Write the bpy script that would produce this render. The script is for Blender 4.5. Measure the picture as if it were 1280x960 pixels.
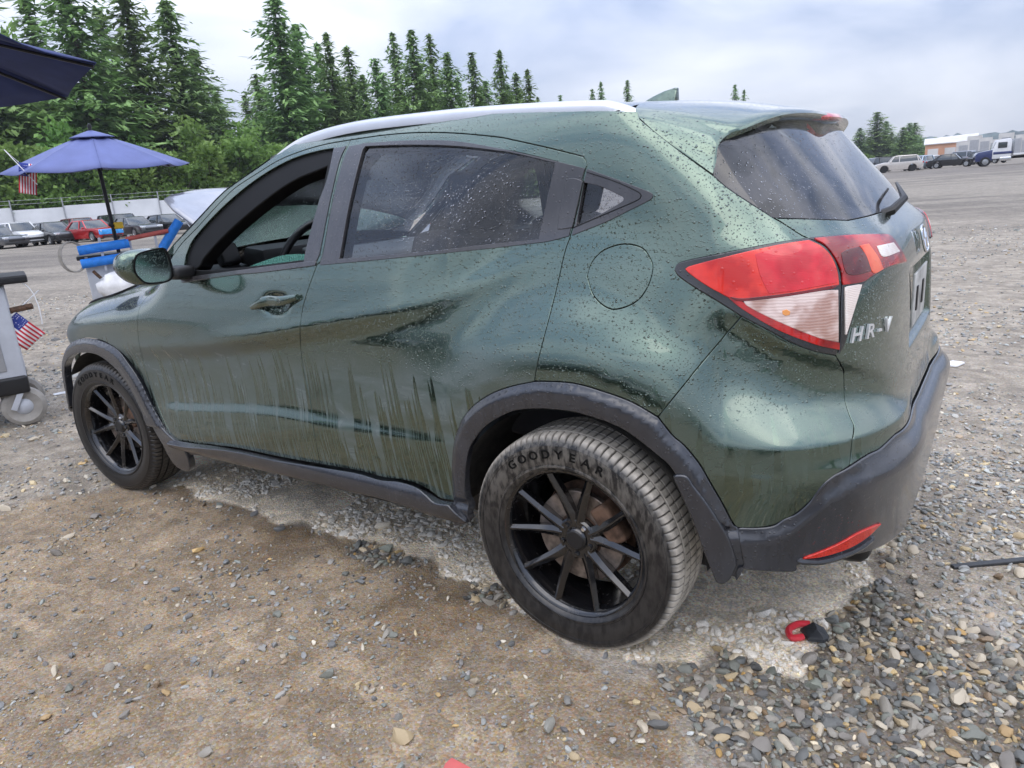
import bpy, bmesh, math, random
import numpy as np
from mathutils import Vector, Matrix
from mathutils.geometry import delaunay_2d_cdt
for o in list(bpy.data.objects): bpy.data.objects.remove(o)
random.seed(7); rng = np.random.default_rng(7)
S = bpy.context.scene; COL = S.collection
# ------------------------------------------------------------------ camera
CAMP = np.array([-0.95874115, 2.40658343, 1.31312336])
YAW, PITCH, ROLL = (math.radians(a) for a in (-54.16913, -15.40557531, -4.43933041))
FPX = 881.249
def cam_axes():
    f0 = np.array([math.cos(YAW), math.sin(YAW), 0]); r0 = np.array([math.sin(YAW), -math.cos(YAW), 0]); u = np.array([0, 0, 1.])
    f = f0*math.cos(PITCH) + u*math.sin(PITCH); up = np.cross(r0, f)
    r = r0*math.cos(ROLL) + up*math.sin(ROLL)
    return r, np.cross(r, f), f
CR, CU, CF = cam_axes()
cd = bpy.data.cameras.new('camera'); cam = bpy.data.objects.new('camera', cd); COL.objects.link(cam)
cd.sensor_width = 36; cd.lens = FPX/1280*36; cd.clip_start = .05; cd.clip_end = 3000
cam.matrix_world = Matrix([[CR[0], CU[0], -CF[0], CAMP[0]], [CR[1], CU[1], -CF[1], CAMP[1]], [CR[2], CU[2], -CF[2], CAMP[2]], [0, 0, 0, 1]])
S.camera = cam
# ------------------------------------------------------------------ sky, sun, exposure
SUN_EL, SUN_AZ = math.radians(66), math.radians(112)      # azimuth measured from +x towards +y
wd = bpy.data.worlds.new('World'); S.world = wd; wd.use_nodes = True
wt = wd.node_tree; wt.nodes.clear()
def wn(t, **k):
    n = wt.nodes.new(t)
    for a, b in k.items(): setattr(n, a, b)
    return n
out = wn('ShaderNodeOutputWorld'); bg = wn('ShaderNodeBackground'); sky = wn('ShaderNodeTexSky', sky_type='NISHITA', sun_disc=False)
sky.sun_elevation = SUN_EL; sky.sun_rotation = math.pi/2 - SUN_AZ
tc = wn('ShaderNodeTexCoord'); mp = wn('ShaderNodeMapping'); mp.inputs['Scale'].default_value = (1, 1, 2.6)
n1 = wn('ShaderNodeTexNoise'); n1.inputs['Scale'].default_value = 2.1; n1.inputs['Detail'].default_value = 6; n1.inputs['Roughness'].default_value = .5
n1.inputs['Distortion'].default_value = .5
cr = wn('ShaderNodeValToRGB'); e = cr.color_ramp.elements
e[0].position = .37; e[0].color = (1.7, 2.1, 3.1, 1); e[1].position = .64; e[1].color = (4.2, 4.35, 4.9, 1)
mx = wn('ShaderNodeMix', data_type='RGBA'); mx.inputs[0].default_value = .9
L = wt.links.new
L(tc.outputs['Generated'], mp.inputs[0]); L(mp.outputs[0], n1.inputs['Vector']); L(n1.outputs[0], cr.inputs[0])
# overcast sky: brighter overhead than at the horizon, all round
sx = wn('ShaderNodeSeparateXYZ'); L(tc.outputs['Generated'], sx.inputs[0])
el = wn('ShaderNodeMapRange'); L(sx.outputs[2], el.inputs[0])
for k_, v_ in ((1, .05), (2, 1.), (3, 1.), (4, 3.6)): el.inputs[k_].default_value = v_
vm = wn('ShaderNodeVectorMath', operation='SCALE'); L(cr.outputs[0], vm.inputs[0]); L(el.outputs[0], vm.inputs['Scale'])
L(sky.outputs[0], mx.inputs[6]); L(vm.outputs[0], mx.inputs[7]); L(mx.outputs[2], bg.inputs[0]); L(bg.outputs[0], out.inputs[0])
bg.inputs[1].default_value = .098
sl = bpy.data.lights.new('sun', 'SUN'); sl.energy = .6; sl.angle = math.radians(58); sl.color = (1, .90, .76)
so = bpy.data.objects.new('sun', sl); COL.objects.link(so)
so.rotation_euler = Vector((math.cos(SUN_EL)*math.cos(SUN_AZ), math.cos(SUN_EL)*math.sin(SUN_AZ), math.sin(SUN_EL))).to_track_quat('Z', 'Y').to_euler()
S.view_settings.view_transform = 'Standard'; S.view_settings.look = 'None'; S.view_settings.gamma = 1
S.view_settings.exposure = 1.0; S.view_settings.use_curve_mapping = False
S.render.engine = 'CYCLES'
try: S.cycles.max_bounces = 7; S.cycles.transparent_max_bounces = 14; S.cycles.volume_bounces = 0
except Exception: pass
# ------------------------------------------------------------------ pixel helpers (photo pixel -> direction from the camera)
def ray(x, y):
    d = CF + CR*(x-640)/FPX + CU*(480-y)/FPX
    return d/np.linalg.norm(d)
def hit(x, y, ax, v):
    d = ray(x, y); return CAMP + d*((v-CAMP[ax])/d[ax])
def at_dist(x, y, dist):
    d = ray(x, y); h = math.hypot(d[0], d[1]); return CAMP + d*(dist/h)
def Zm(x0, y0, s, pts): return [(x0+a*s, y0+b*s) for a, b in pts]
# ------------------------------------------------------------------ object helpers
def link(o, parent=None):
    COL.objects.link(o)
    if parent: o.parent = parent
    return o
def tag(o, label=None, cat=None, group=None, kind=None):
    for k, v in (('label', label), ('category', cat), ('group', group), ('kind', kind)):
        if v: o[k] = v
    return o
def empty(name, loc=(0, 0, 0), rz=0, label=None, cat=None, group=None, sc=None):
    o = bpy.data.objects.new(name, None); o.location = loc; o.rotation_euler = (0, 0, rz); o.empty_display_size = .2
    if sc: o.scale = (sc,)*3
    link(o); return tag(o, label, cat, group)
def copy_tree(o, parent=None):
    c = o.copy(); COL.objects.link(c); c.parent = parent
    for ch in list(o.children): copy_tree(ch, c)
    return c
def mesh_obj(name, V, F, mat, parent=None, smooth=True, normals=None, attrs=None):
    me = bpy.data.meshes.new(name)
    V = np.asarray(V, np.float32)
    if isinstance(F, np.ndarray):
        n, k = F.shape
        me.vertices.add(len(V)); me.vertices.foreach_set('co', V.ravel())
        me.loops.add(n*k); me.loops.foreach_set('vertex_index', F.ravel().astype(np.int32))
        me.polygons.add(n); me.polygons.foreach_set('loop_start', np.arange(0, n*k, k, dtype=np.int32))
        me.update(calc_edges=True)
    else:
        me.from_pydata(V.tolist(), [], F); me.update()
    me.polygons.foreach_set('use_smooth', np.full(len(me.polygons), bool(smooth)))
    for a, (typ, dat) in (attrs or {}).items():
        at = me.attributes.new(a, typ, 'POINT')
        at.data.foreach_set('color' if typ == 'FLOAT_COLOR' else 'value', np.asarray(dat, np.float32).ravel())
    if normals is not None: me.normals_split_custom_set_from_vertices(np.asarray(normals).tolist())
    if mat: me.materials.append(mat)
    o = bpy.data.objects.new(name, me); link(o, parent); return o
class MB:
    """collects primitives into one mesh"""
    def __init__(s): s.v = []; s.f = []
    def add(s, V, F):
        b = len(s.v); s.v += [tuple(map(float, p)) for p in V]; s.f += [tuple(i+b for i in f) for f in F]; return s
    def box(s, c, d, rot=None, bev=0):
        c = np.array(c, float); d = np.array(d, float)/2
        if bev <= 0:
            V = np.array([(x, y, z) for x in (-1, 1) for y in (-1, 1) for z in (-1, 1)])*d
            F = [(0, 1, 3, 2), (4, 6, 7, 5), (0, 4, 5, 1), (2, 3, 7, 6), (0, 2, 6, 4), (1, 5, 7, 3)]
        else:
            bm = bmesh.new(); bmesh.ops.create_cube(bm, size=2)
            for v in bm.verts: v.co = Vector((v.co.x*d[0], v.co.y*d[1], v.co.z*d[2]))
            bmesh.ops.bevel(bm, geom=bm.edges[:], offset=bev, segments=3, affect='EDGES', profile=.6)
            bm.verts.index_update(); V = np.array([v.co[:] for v in bm.verts]); F = [tuple(v.index for v in f.verts) for f in bm.faces]; bm.free()
        if rot is not None: V = V @ np.array(rot).T
        return s.add(V+c, F)
    def tube(s, pts, r, n=8, cap=True):
        pts = [np.array(p, float) for p in pts]; R = r if hasattr(r, '__len__') else [r]*len(pts)
        V = []; F = []; t0 = None
        for i, p in enumerate(pts):
            t = pts[min(i+1, len(pts)-1)]-pts[max(i-1, 0)]; t /= np.linalg.norm(t)+1e-12
            if t0 is None: a = np.cross(t, (0, 0, 1) if abs(t[2]) < .9 else (1, 0, 0))
            else: a = a - t*np.dot(a, t)
            a /= np.linalg.norm(a); b = np.cross(t, a); t0 = t
            for k in range(n):
                g = 2*math.pi*k/n; V.append(p+R[i]*(a*math.cos(g)+b*math.sin(g)))
        for i in range(len(pts)-1):
            for k in range(n): F.append((i*n+k, i*n+(k+1) % n, (i+1)*n+(k+1) % n, (i+1)*n+k))
        if cap: F += [tuple(range(n))[::-1], tuple(range((len(pts)-1)*n, len(pts)*n))]
        return s.add(V, F)
    def ngon_prism(s, pts, off):
        n = len(pts); pts = [np.array(p, float) for p in pts]; off = np.array(off, float)
        return s.add(pts+[p+off for p in pts], [tuple(range(n))[::-1], tuple(range(n, 2*n))]+[(i, (i+1) % n, n+(i+1) % n, n+i) for i in range(n)])
    def lathe(s, prof, c, ax='y', n=48, sgn=1):
        """prof: (radius, along) pairs"""
        V = []; F = []
        for r, a in prof:
            for k in range(n):
                g = 2*math.pi*k/n; u, w_ = r*math.cos(g), r*math.sin(g)
                V.append({'y': (c[0]+u, c[1]+a*sgn, c[2]+w_), 'z': (c[0]+u, c[1]+w_, c[2]+a*sgn), 'x': (c[0]+a*sgn, c[1]+u, c[2]+w_)}[ax])
        for i in range(len(prof)-1):
            for k in range(n): F.append((i*n+k, i*n+(k+1) % n, (i+1)*n+(k+1) % n, (i+1)*n+k))
        return s.add(V, F)
    def build(s, name, mat, parent=None, smooth=True, bevel=0, loc=None, sharp=None):
        o = mesh_obj(name, np.array(s.v), s.f, mat, parent, smooth)
        bm = bmesh.new(); bm.from_mesh(o.data)
        if bevel: bmesh.ops.bevel(bm, geom=[e for e in bm.edges if len(e.link_faces) == 2 and e.calc_face_angle(0) > .6], offset=bevel, segments=2, affect='EDGES', profile=.6)
        bmesh.ops.recalc_face_normals(bm, faces=bm.faces[:]); bm.to_mesh(o.data); bm.free()
        if smooth:
            o.data.polygons.foreach_set('use_smooth', np.ones(len(o.data.polygons), bool))
            o.data.set_sharp_from_angle(angle=math.radians(sharp or 38))
        if loc is not None: o.location = loc
        return o
def rotz(a): c, s_ = math.cos(a), math.sin(a); return np.array([[c, -s_, 0], [s_, c, 0], [0, 0, 1]])
def rotx(a): c, s_ = math.cos(a), math.sin(a); return np.array([[1, 0, 0], [0, c, -s_], [0, s_, c]])
def roty(a): c, s_ = math.cos(a), math.sin(a); return np.array([[c, 0, s_], [0, 1, 0], [-s_, 0, c]])
# ------------------------------------------------------------------ materials
class Mt:
    def __init__(s, name):
        s.m = bpy.data.materials.new(name); s.m.use_nodes = True; s.t = s.m.node_tree; s.t.nodes.clear()
        s.out = s.t.nodes.new('ShaderNodeOutputMaterial')
    def n(s, typ, inp=None, **at):
        nd = s.t.nodes.new('ShaderNode'+typ)
        for k, v in at.items(): setattr(nd, k, v)
        for k, v in (inp or {}).items():
            sk = nd.inputs[k]
            if isinstance(v, bpy.types.NodeSocket): s.t.links.new(v, sk)
            else: sk.default_value = v
        return nd
    def math(s, op, a, b=0., c=None, clamp=False):
        d = {0: a, 1: b}
        if c is not None: d[2] = c
        return s.n('Math', d, operation=op, use_clamp=clamp).outputs[0]
    def ramp(s, fac, a, b, c0=(0, 0, 0, 1), c1=(1, 1, 1, 1), interp='LINEAR'):
        nd = s.n('ValToRGB', {0: fac}); e = nd.color_ramp.elements; nd.color_ramp.interpolation = interp
        e[0].position = a; e[0].color = c0; e[1].position = b; e[1].color = c1
        return nd.outputs[0]
    def rng(s, v, a, b, c=0., d=1.):
        return s.n('MapRange', {0: v, 1: a, 2: b, 3: c, 4: d}, interpolation_type='SMOOTHSTEP').outputs[0]
    def mix(s, f, a, b, mode='MIX'):
        return s.n('Mix', {0: f, 6: a, 7: b}, data_type='RGBA', blend_type=mode).outputs[2]
    def pos(s, sc=(1, 1, 1), obj=True):
        tcn = s.n('TexCoord').outputs['Object'] if obj else s.n('NewGeometry').outputs['Position']
        return s.n('Mapping', {0: tcn, 3: sc}).outputs[0]
    def noise(s, vec, scale, det=3, rough=.55, dist=0.):
        return s.n('TexNoise', {'Vector': vec, 'Scale': scale, 'Detail': det, 'Roughness': rough, 'Distortion': dist}).outputs[0]
    def bsdf(s, **k):
        m = {'base': 'Base Color', 'rough': 'Roughness', 'metal': 'Metallic', 'coat': 'Coat Weight', 'coatr': 'Coat Roughness', 'coatior': 'Coat IOR', 'spec': 'Specular IOR Level',
             'normal': 'Normal', 'coatn': 'Coat Normal', 'trans': 'Transmission Weight', 'ior': 'IOR', 'alpha': 'Alpha', 'sss': 'Subsurface Weight', 'emit': 'Emission Color', 'emits': 'Emission Strength', 'sheen': 'Sheen Weight'}
        b = s.n('BsdfPrincipled', {m[a]: v for a, v in k.items()}); return b
    def done(s, sh): s.t.links.new(sh.outputs[0] if hasattr(sh, 'outputs') else sh, s.out.inputs[0]); return s.m
    def bump(s, h, strength=.5, dist=.01, normal=None):
        d = {'Height': h, 'Strength': strength, 'Distance': dist}
        if normal is not None: d['Normal'] = normal
        return s.n('Bump', d).outputs[0]
    def drops(s, scale=75., lo=.16, hi=.36, dens=.5):
        """rain beads: 0..1 dome height, random size, some cells empty"""
        v = s.n('TexVoronoi', {'Vector': s.pos(), 'Scale': scale, 'Randomness': .9})
        c = s.n('SeparateColor', {0: v.outputs['Color']})
        r = s.math('MULTIPLY_ADD', c.outputs[0], hi-lo, lo)
        on = s.math('GREATER_THAN', c.outputs[1], 1-dens)
        q = s.math('DIVIDE', v.outputs['Distance'], r)
        d = s.math('SUBTRACT', 1., s.math('MULTIPLY', q, q), clamp=True)
        return s.math('MULTIPLY', d, on)
def simple(name, base, rough=.5, metal=0., bump=0., bscale=60, var=.12, vscale=8., **k):
    m = Mt(name); c = (*base, 1)
    p = m.pos()
    nz = m.noise(p, vscale, 4)
    col = m.mix(m.rng(nz, .3, .7), tuple(x*(1-var) for x in base)+(1,), tuple(min(1, x*(1+var)) for x in base)+(1,))
    d = dict(base=col, rough=rough, metal=metal, **k)
    if bump: d['normal'] = m.bump(m.noise(p, bscale, 3), .6, bump)
    return m.done(m.bsdf(**d))
def wet_plastic(name, base, rough=.42, dens=.45):
    m = Mt(name); p = m.pos()
    nz = m.noise(m.pos((1, 1, .25)), 30, 4)
    col = m.mix(m.rng(nz, .42, .66), (*[b*.92 for b in base], 1), (*[min(1, b*1.15) for b in base], 1))
    dr = m.drops(100, dens=dens); gr = m.noise(p, 900, 2)
    nb = m.bump(gr, .25, .0006); nb2 = m.bump(dr, .9, .002, nb)
    ro = m.math('SUBTRACT', rough, m.math('MULTIPLY', m.math('GREATER_THAN', dr, .02), rough*.8))
    return m.done(m.bsdf(base=col, rough=ro, normal=nb2, coat=.7, coatr=.14))
def paint(name, base, streak=True, metal=.55, drops=True):
    """metallic paint under clear coat, rain beads, run-off streaks in the road film low down"""
    m = Mt(name); p = m.pos()
    fl = m.noise(p, 1600, 1); col = m.mix(m.rng(fl, .3, .7), (*[b*.8 for b in base], 1), (*[b*1.25 for b in base], 1))
    sep = m.n('SeparateXYZ', {0: p}); z = sep.outputs[2]
    ro = .20; coatr = .03; film = None
    if streak:
        # road film washed off in runs: each run starts at its own height and goes on down; thin lines of film stay between
        ang_ = m.math('ARCTAN2', m.math('MULTIPLY', m.math('MINIMUM', sep.outputs[0], 0.), -1.), m.math('ABSOLUTE', sep.outputs[1]))
        u = m.math('SUBTRACT', m.math('SUBTRACT', m.math('MAXIMUM', sep.outputs[0], 0.), m.math('MULTIPLY', ang_, .87)), m.math('MULTIPLY', z, m.rng(sep.outputs[0], -.1, .6, .0, .16)))
        cu = lambda k, kz=0.: m.n('CombineXYZ', {0: m.math('MULTIPLY', u, k), 1: m.math('MULTIPLY', z, kz), 2: k*.1}).outputs[0]
        big = m.noise(cu(1.6), 1., 3); r1 = m.noise(cu(34., .8), 1., 2, .6); r2 = m.noise(cu(150., 4.), 1., 2, .5)
        z0 = m.math('ADD', m.math('MULTIPLY_ADD', m.rng(r1, .32, .66), .36, .40), m.math('MULTIPLY_ADD', big, .36, -.15))
        washed = m.rng(m.math('SUBTRACT', z0, z), -.008, .008)
        keepf = m.math('MULTIPLY', m.rng(r2, .50, .58), m.rng(z, .36, .60, .85, .30))
        smear = m.rng(m.noise(m.pos((1, 1, 2.2)), 5.5, 5, .65, .8), .38, .62)
        top = m.rng(m.math('ADD', z, m.math('MULTIPLY', big, .30)), 1.06, .90)
        cov = m.math('MULTIPLY', top, m.math('MAXIMUM', m.math('MULTIPLY', m.math('SUBTRACT', 1., washed), m.math('MULTIPLY_ADD', smear, .5, .5)), keepf), clamp=True)
        film = m.math('MULTIPLY', m.math('MULTIPLY', cov, .62), m.rng(sep.outputs[0], -.45, .1, .25, 1.))
    dr = m.drops(105, .16, .36, .62) if drops else 0.
    dr2 = m.drops(210, .18, .40, .7) if drops else 0.
    h = m.math('ADD', dr, m.math('MULTIPLY', dr2, .45)) if drops else 0.
    if drops:
        keep = m.rng(z, .70, .86) if streak else 1.
        h = m.math('MULTIPLY', h, keep)
        nb = m.bump(h, 1., .0026)
        bead = m.math('MULTIPLY', m.math('GREATER_THAN', h, .15), .22)
        col = m.mix(bead, col, (*[b*.25 for b in base], 1))
    d = dict(rough=ro, metal=metal, coat=1., coatr=coatr, coatior=1.7)
    if drops: d['coatn'] = nb; d['normal'] = nb
    if film is not None:
        col = m.mix(film, col, (.150, .170, .172, 1))
        d['rough'] = m.math('MULTIPLY_ADD', film, .6, ro, clamp=True); d['metal'] = m.math('MULTIPLY', m.math('SUBTRACT', 1., film), metal)
        d['coat'] = m.math('SUBTRACT', 1., m.math('MULTIPLY', film, .9)); d['coatr'] = m.math('MULTIPLY_ADD', film, .4, coatr)
    d['base'] = col
    return m.done(m.bsdf(**d))
def glass(name, tint, dens=.5, dust=0., refl=1., drop_dark=.3):
    """thin tinted pane: see-through by its tint, mirror by fresnel, beads of rain"""
    m = Mt(name)
    dr = m.drops(105, .15, .36, dens); dr2 = m.drops(200, .15, .38, dens*.9)
    h = m.math('ADD', dr, m.math('MULTIPLY', dr2, .5)); nb = m.bump(h, 1., .003)
    tr = m.n('BsdfTransparent', {0: m.mix(m.math('MULTIPLY', m.math('GREATER_THAN', h, .12), drop_dark), (*tint, 1), (*[t*.3 for t in tint], 1))})
    gl = m.n('BsdfGlossy', {'Color': (refl, refl, refl, 1), 'Roughness': .02, 'Normal': nb})
    fr = m.n('Fresnel', {'IOR': 1.55, 'Normal': nb}).outputs[0]
    fr = m.math('MULTIPLY_ADD', fr, 1.15, .01, clamp=True)
    sh = m.n('MixShader', {0: fr, 1: tr.outputs[0], 2: gl.outputs[0]})
    if dust:
        nz = m.noise(m.pos(), 9, 6, .6, .6)
        df = m.n('BsdfDiffuse', {0: (.42, .42, .46, 1)})
        sh = m.n('MixShader', {0: m.math('MULTIPLY', m.rng(nz, .40, .56), dust), 1: sh.outputs[0], 2: df.outputs[0]})
    return m.done(sh)
M = {}
M['paint'] = paint('green_paint', (.084, .130, .098), metal=1.)
M['paint_top'] = paint('green_paint_upper', (.084, .130, .098), streak=False, metal=1.)
M['cladding'] = wet_plastic('grey_cladding', (.026, .028, .034), .26, .6)
M['trim'] = wet_plastic('gloss_black_trim', (.040, .038, .040), .25, .5)
M['rubber'] = simple('black_rubber', (.005, .005, .005), .5, var=.2, spec=.2)
M['black'] = simple('black_plastic', (.012, .012, .013), .45, bump=.0008, bscale=300)
M['liner'] = simple('wheel_liner', (.030, .027, .022), .9, bump=.004, bscale=120, var=.4, vscale=20)
M['interior'] = simple('interior_fabric', (.035, .035, .038), .9, bump=.001, bscale=500)
M['dash'] = simple('dash_plastic', (.06, .06, .065), .6, bump=.0006, bscale=400)
M['headliner'] = simple('headliner', (.28, .27, .26), .95)
M['silver'] = simple('silver_rail', (.66, .66, .67), .3, .75, var=.04)
M['chrome'] = simple('chrome', (.75, .76, .78), .1, 1., var=.05)
M['badge'] = simple('badge_chrome', (.78, .79, .80), .32, .7, var=.03)
M['glass_clear'] = glass('clear_glass', (.80, .90, .87), .35, drop_dark=.2)
M['glass_side'] = glass('tinted_glass', (.90, .92, .95), .6, dust=.0, refl=1.)
M['glass_rear'] = glass('rear_glass', (.20, .20, .22), .3, dust=.09)
# ================================================================== the green car
# body surface: half width B(z), rear extent A(z) and super-ellipse corners; side details added on top. x forward, y to the car's left, rear axle at x = 0
def sm(a,b,x):
    t=np.clip((x-a)/(b-a),0,1); return t*t*(3-2*t)
def pch(xs,ys):
    # monotone-ish cubic hermite (pchip) interpolator
    xs=np.array(xs,float);ys=np.array(ys,float);h=np.diff(xs);d=np.diff(ys)/h
    m=np.zeros(len(xs));m[0]=d[0];m[-1]=d[-1]
    for i in range(1,len(xs)-1):
        if d[i-1]*d[i]>0:
            w1=2*h[i]+h[i-1];w2=h[i]+2*h[i-1];m[i]=(w1+w2)/(w1/d[i-1]+w2/d[i])
    def f(x):
        x=np.clip(np.asarray(x,float),xs[0],xs[-1]);i=np.clip(np.searchsorted(xs,x,side='right')-1,0,len(xs)-2)
        t=(x-xs[i])/h[i]
        return ((1+2*t)*(1-t)**2)*ys[i]+t*(1-t)**2*h[i]*m[i]+t*t*(3-2*t)*ys[i+1]+t*t*(t-1)*h[i]*m[i+1]
    return f
Bz=pch([.10,.25,.40,.55,.70,.85,.95,1.05,1.13,1.20,1.28,1.36,1.44,1.50,1.54,1.57,1.60],
       [.83,.862,.874,.876,.878,.879,.866,.842,.815,.788,.757,.723,.685,.650,.612,.560,.48])
Az=pch([.10,.25,.40,.50,.585,.615,.645,.66,.75,.85,.95,1.05,1.12,1.18,1.25,1.35,1.44,1.50,1.55,1.58],
       [.69,.752,.782,.792,.795,.790,.774,.768,.762,.757,.752,.742,.724,.665,.612,.528,.452,.40,.35,.3])
Nz=pch([.1,.6,.8,1.1,1.3,1.6],[3.5,3.5,3.4,3.4,3.1,3.0])
ZC=pch([-.2,0,.17,.42,.76,1.03,1.5,1.9,2.3],[1.2,1.17,1.104,1.02,.953,.911,.836,.79,.76])
ZL=pch([.3,.55,1.2,1.9,2.2],[.60,.59,.585,.525,.50])
TAP=pch([1.7,2.3,2.61,2.85,3.0,3.08,3.14],[0,.004,.016,.036,.075,.13,.22])
ZT=pch([1.8,2.0,2.4,2.8,3.0,3.15],[1.16,1.10,1.045,.985,.93,.86])
ZCR=pch([20,25,30,35.5,45,70,90],[1.05,1.02,.995,.935,.872,.735,.715])
HCX,HCZ=1.165,.985
def detail(x,z):
    # doors: scallop under the shoulder crease and a ledge low down
    q=ZC(x)-z
    D=.026*sm(.25,.95,x)*(1-.55*sm(1.9,2.35,x))
    f=sm(-.005,.075,q)*(1-sm(.13,.42,q))
    zl=ZL(x)
    d=-D*f
    # low ledge: bulge below zl
    d=d+.009*sm(.2,.6,x)*(1-sm(1.95,2.15,x))*(1-sm(zl-.028,zl+.018,z))*sm(.25,.42,z)
    # scooped bowl behind the front door handle
    d=d-.020*np.exp(-(((x-HCX)/.070)**2+((z-HCZ)/.034)**2)**2)
    # soft ridge of the crease
    d=d+.006*np.exp(-(q/.035)**2)*sm(.0,.3,x)*(1-sm(2.0,2.4,x))
    return d
HQ=pch([-1,0,.03,.24,.34,.66,2],[0,0,.003,.056,.058,0,0])
def haunch(x,z):
    # rear wing: leans in above a lip that follows the wheel arch
    za=.325+np.sqrt(np.maximum(.515**2-np.minimum(np.abs(x),.40)**2,.0))
    return -HQ(z-za)*(1-sm(.18,.62,x))*(1-sm(.40,.60,-x))
def w(x,z):
    x=np.asarray(x,float)
    roll=.26*np.clip((z-(ZT(x)-.19))/.19,0,1.4)**2.2*sm(1.86,2.2,x)
    return Bz(z)-TAP(x)-roll+detail(x,z)+haunch(x,z)
def rdet(phi,z):
    # rear corner: crease running down-inward under the lamp, then the bumper ledge
    p=np.degrees(phi)
    p2=np.where(p>90,180-p,p); k=sm(22,38,p2)
    zc=ZCR(p2)
    zl=.69
    u=np.clip((zc-z)/np.maximum(zc-zl,.02),0,1)
    d=-.030*k*(sm(0,.22,u)*(1-sm(.55,1.0,u)))*(1-sm(42,60,p2))
    d=d+.040*k*np.clip((u-.38)/.62,0,1)**1.7*(1-sm(-.002,.30,zl-z))*(1-sm(55,75,p2))
    # number-plate recess in the tailgate
    d=d-.032*sm(69.5,72,p2)*sm(.815,.835,z)*(1-sm(1.022,1.032,z))
    return d
def rr(phi,z):
    A=Az(z);B=Bz(z);n=Nz(z);s=np.abs(np.sin(phi));c=np.abs(np.cos(phi))
    return ((s/A)**n+(c/B)**n)**(-1/n)+rdet(phi,z)+haunch(-.87*np.sin(phi)*np.sign(np.cos(phi)+1e-9)-np.where(np.cos(phi)<0,9,0)*0,z)
def pos(s,z):
    s=np.asarray(s,float);z=np.asarray(z,float)
    s,z=np.broadcast_arrays(s,z)
    ph=np.where(s<0,-s,0)
    r=rr(ph,z)
    x=np.where(s<0,-r*np.sin(ph),s); y=np.where(s<0,r*np.cos(ph),w(np.maximum(s,0),z))
    return np.stack([x,y,z],-1)
def nrm(s,z,f=pos,e=1.5e-3):
    a=f(s+e,z)-f(s-e,z); b=f(s,z+e)-f(s,z-e)
    n=np.cross(b,a); return n/(np.linalg.norm(n,axis=-1,keepdims=True)+1e-12)
def G(P):
    x,y,z=P[...,0],P[...,1],P[...,2]
    ph=np.arctan2(-np.minimum(x,0),y)
    return np.where(x>=0,y-w(np.maximum(x,0),z),np.hypot(x,y)-rr(ph,z))
def px_hits(px):
    """photo pixels -> (s, z) on the body surface"""
    px = np.asarray(px, float); D = CF[None]+CR[None]*((px[:, :1]-640)/FPX)+CU[None]*((480-px[:, 1:])/FPX); D /= np.linalg.norm(D, axis=1, keepdims=True)
    t = np.linspace(1.0, 6.0, 700); g = G(CAMP+D[:, None]*t[None, :, None])
    sg = (g[:, :-1] > 0) & (g[:, 1:] <= 0); ok = sg.any(1); i = sg.argmax(1); a = t[i]; b = t[i+1]
    for _ in range(18):
        m = (a+b)/2; o = G(CAMP+D*m[:, None]) > 0; a = np.where(o, m, a); b = np.where(o, b, m)
    P = CAMP+D*a[:, None]; s = np.where(P[:, 0] >= 0, P[:, 0], -np.arctan2(-P[:, 0], P[:, 1]))
    return np.stack([s, P[:, 2]], 1)[ok]
def smooth_line(pts, n=5):
    P = np.asarray(pts, float)
    if len(P) < 3: return np.concatenate([P[:-1]+(P[1:]-P[:-1])*k/n for k in range(n)]+[P[-1:]]) if len(P) == 2 else P
    Q = np.vstack([2*P[0]-P[1], P, 2*P[-1]-P[-2]]); out = []
    for i in range(1, len(Q)-2):
        a, b, c, d = Q[i-1:i+3]
        for k in range(n):
            t = k/n; out.append(.5*((2*b)+(c-a)*t+(2*a-5*b+4*c-d)*t*t+(3*b-a-3*c+d)*t**3))
    out.append(P[-1]); return np.array(out)
def HL(*segs):
    """smooth each pixel segment and drop the chain on the surface"""
    return np.concatenate([px_hits(smooth_line(sg)) for sg in segs])
def resample(poly, d=.012):
    P = np.vstack([poly, poly[:1]]); out = []
    for a, b in zip(P[:-1], P[1:]):
        L_ = np.linalg.norm(b-a); n = int(L_/d)
        if L_ < .002: continue
        out.append(a)
        for k in range(1, n): out.append(a+(b-a)*k/n)
    return np.array(out)
def area2(P): x, y = P[:, 0], P[:, 1]; return np.sum(x*np.roll(y, -1)-np.roll(x, -1)*y)
def inset_poly(P, d):
    if area2(P) < 0: P = P[::-1]
    a = P-np.roll(P, 1, 0); b = np.roll(P, -1, 0)-P
    a /= np.linalg.norm(a, axis=1, keepdims=True)+1e-12; b /= np.linalg.norm(b, axis=1, keepdims=True)+1e-12
    na = np.stack([-a[:, 1], a[:, 0]], 1); nb = np.stack([-b[:, 1], b[:, 0]], 1)
    m = na+nb; L_ = np.linalg.norm(m, axis=1, keepdims=True); m = m/np.maximum(L_, .3)
    k = d/np.maximum(np.sum(m*na, 1, keepdims=True), .45)
    return P+m*k
def inside(P, pts):
    x, y = pts[:, 0], pts[:, 1]; r = np.zeros(len(pts), bool); a = P; b = np.roll(P, -1, 0)
    for (x0, y0), (x1, y1) in zip(a, b):
        if y0 == y1: continue
        c = ((y0 > y) != (y1 > y)) & (x < (x1-x0)*(y-y0)/(y1-y0)+x0); r ^= c
    return r
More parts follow.
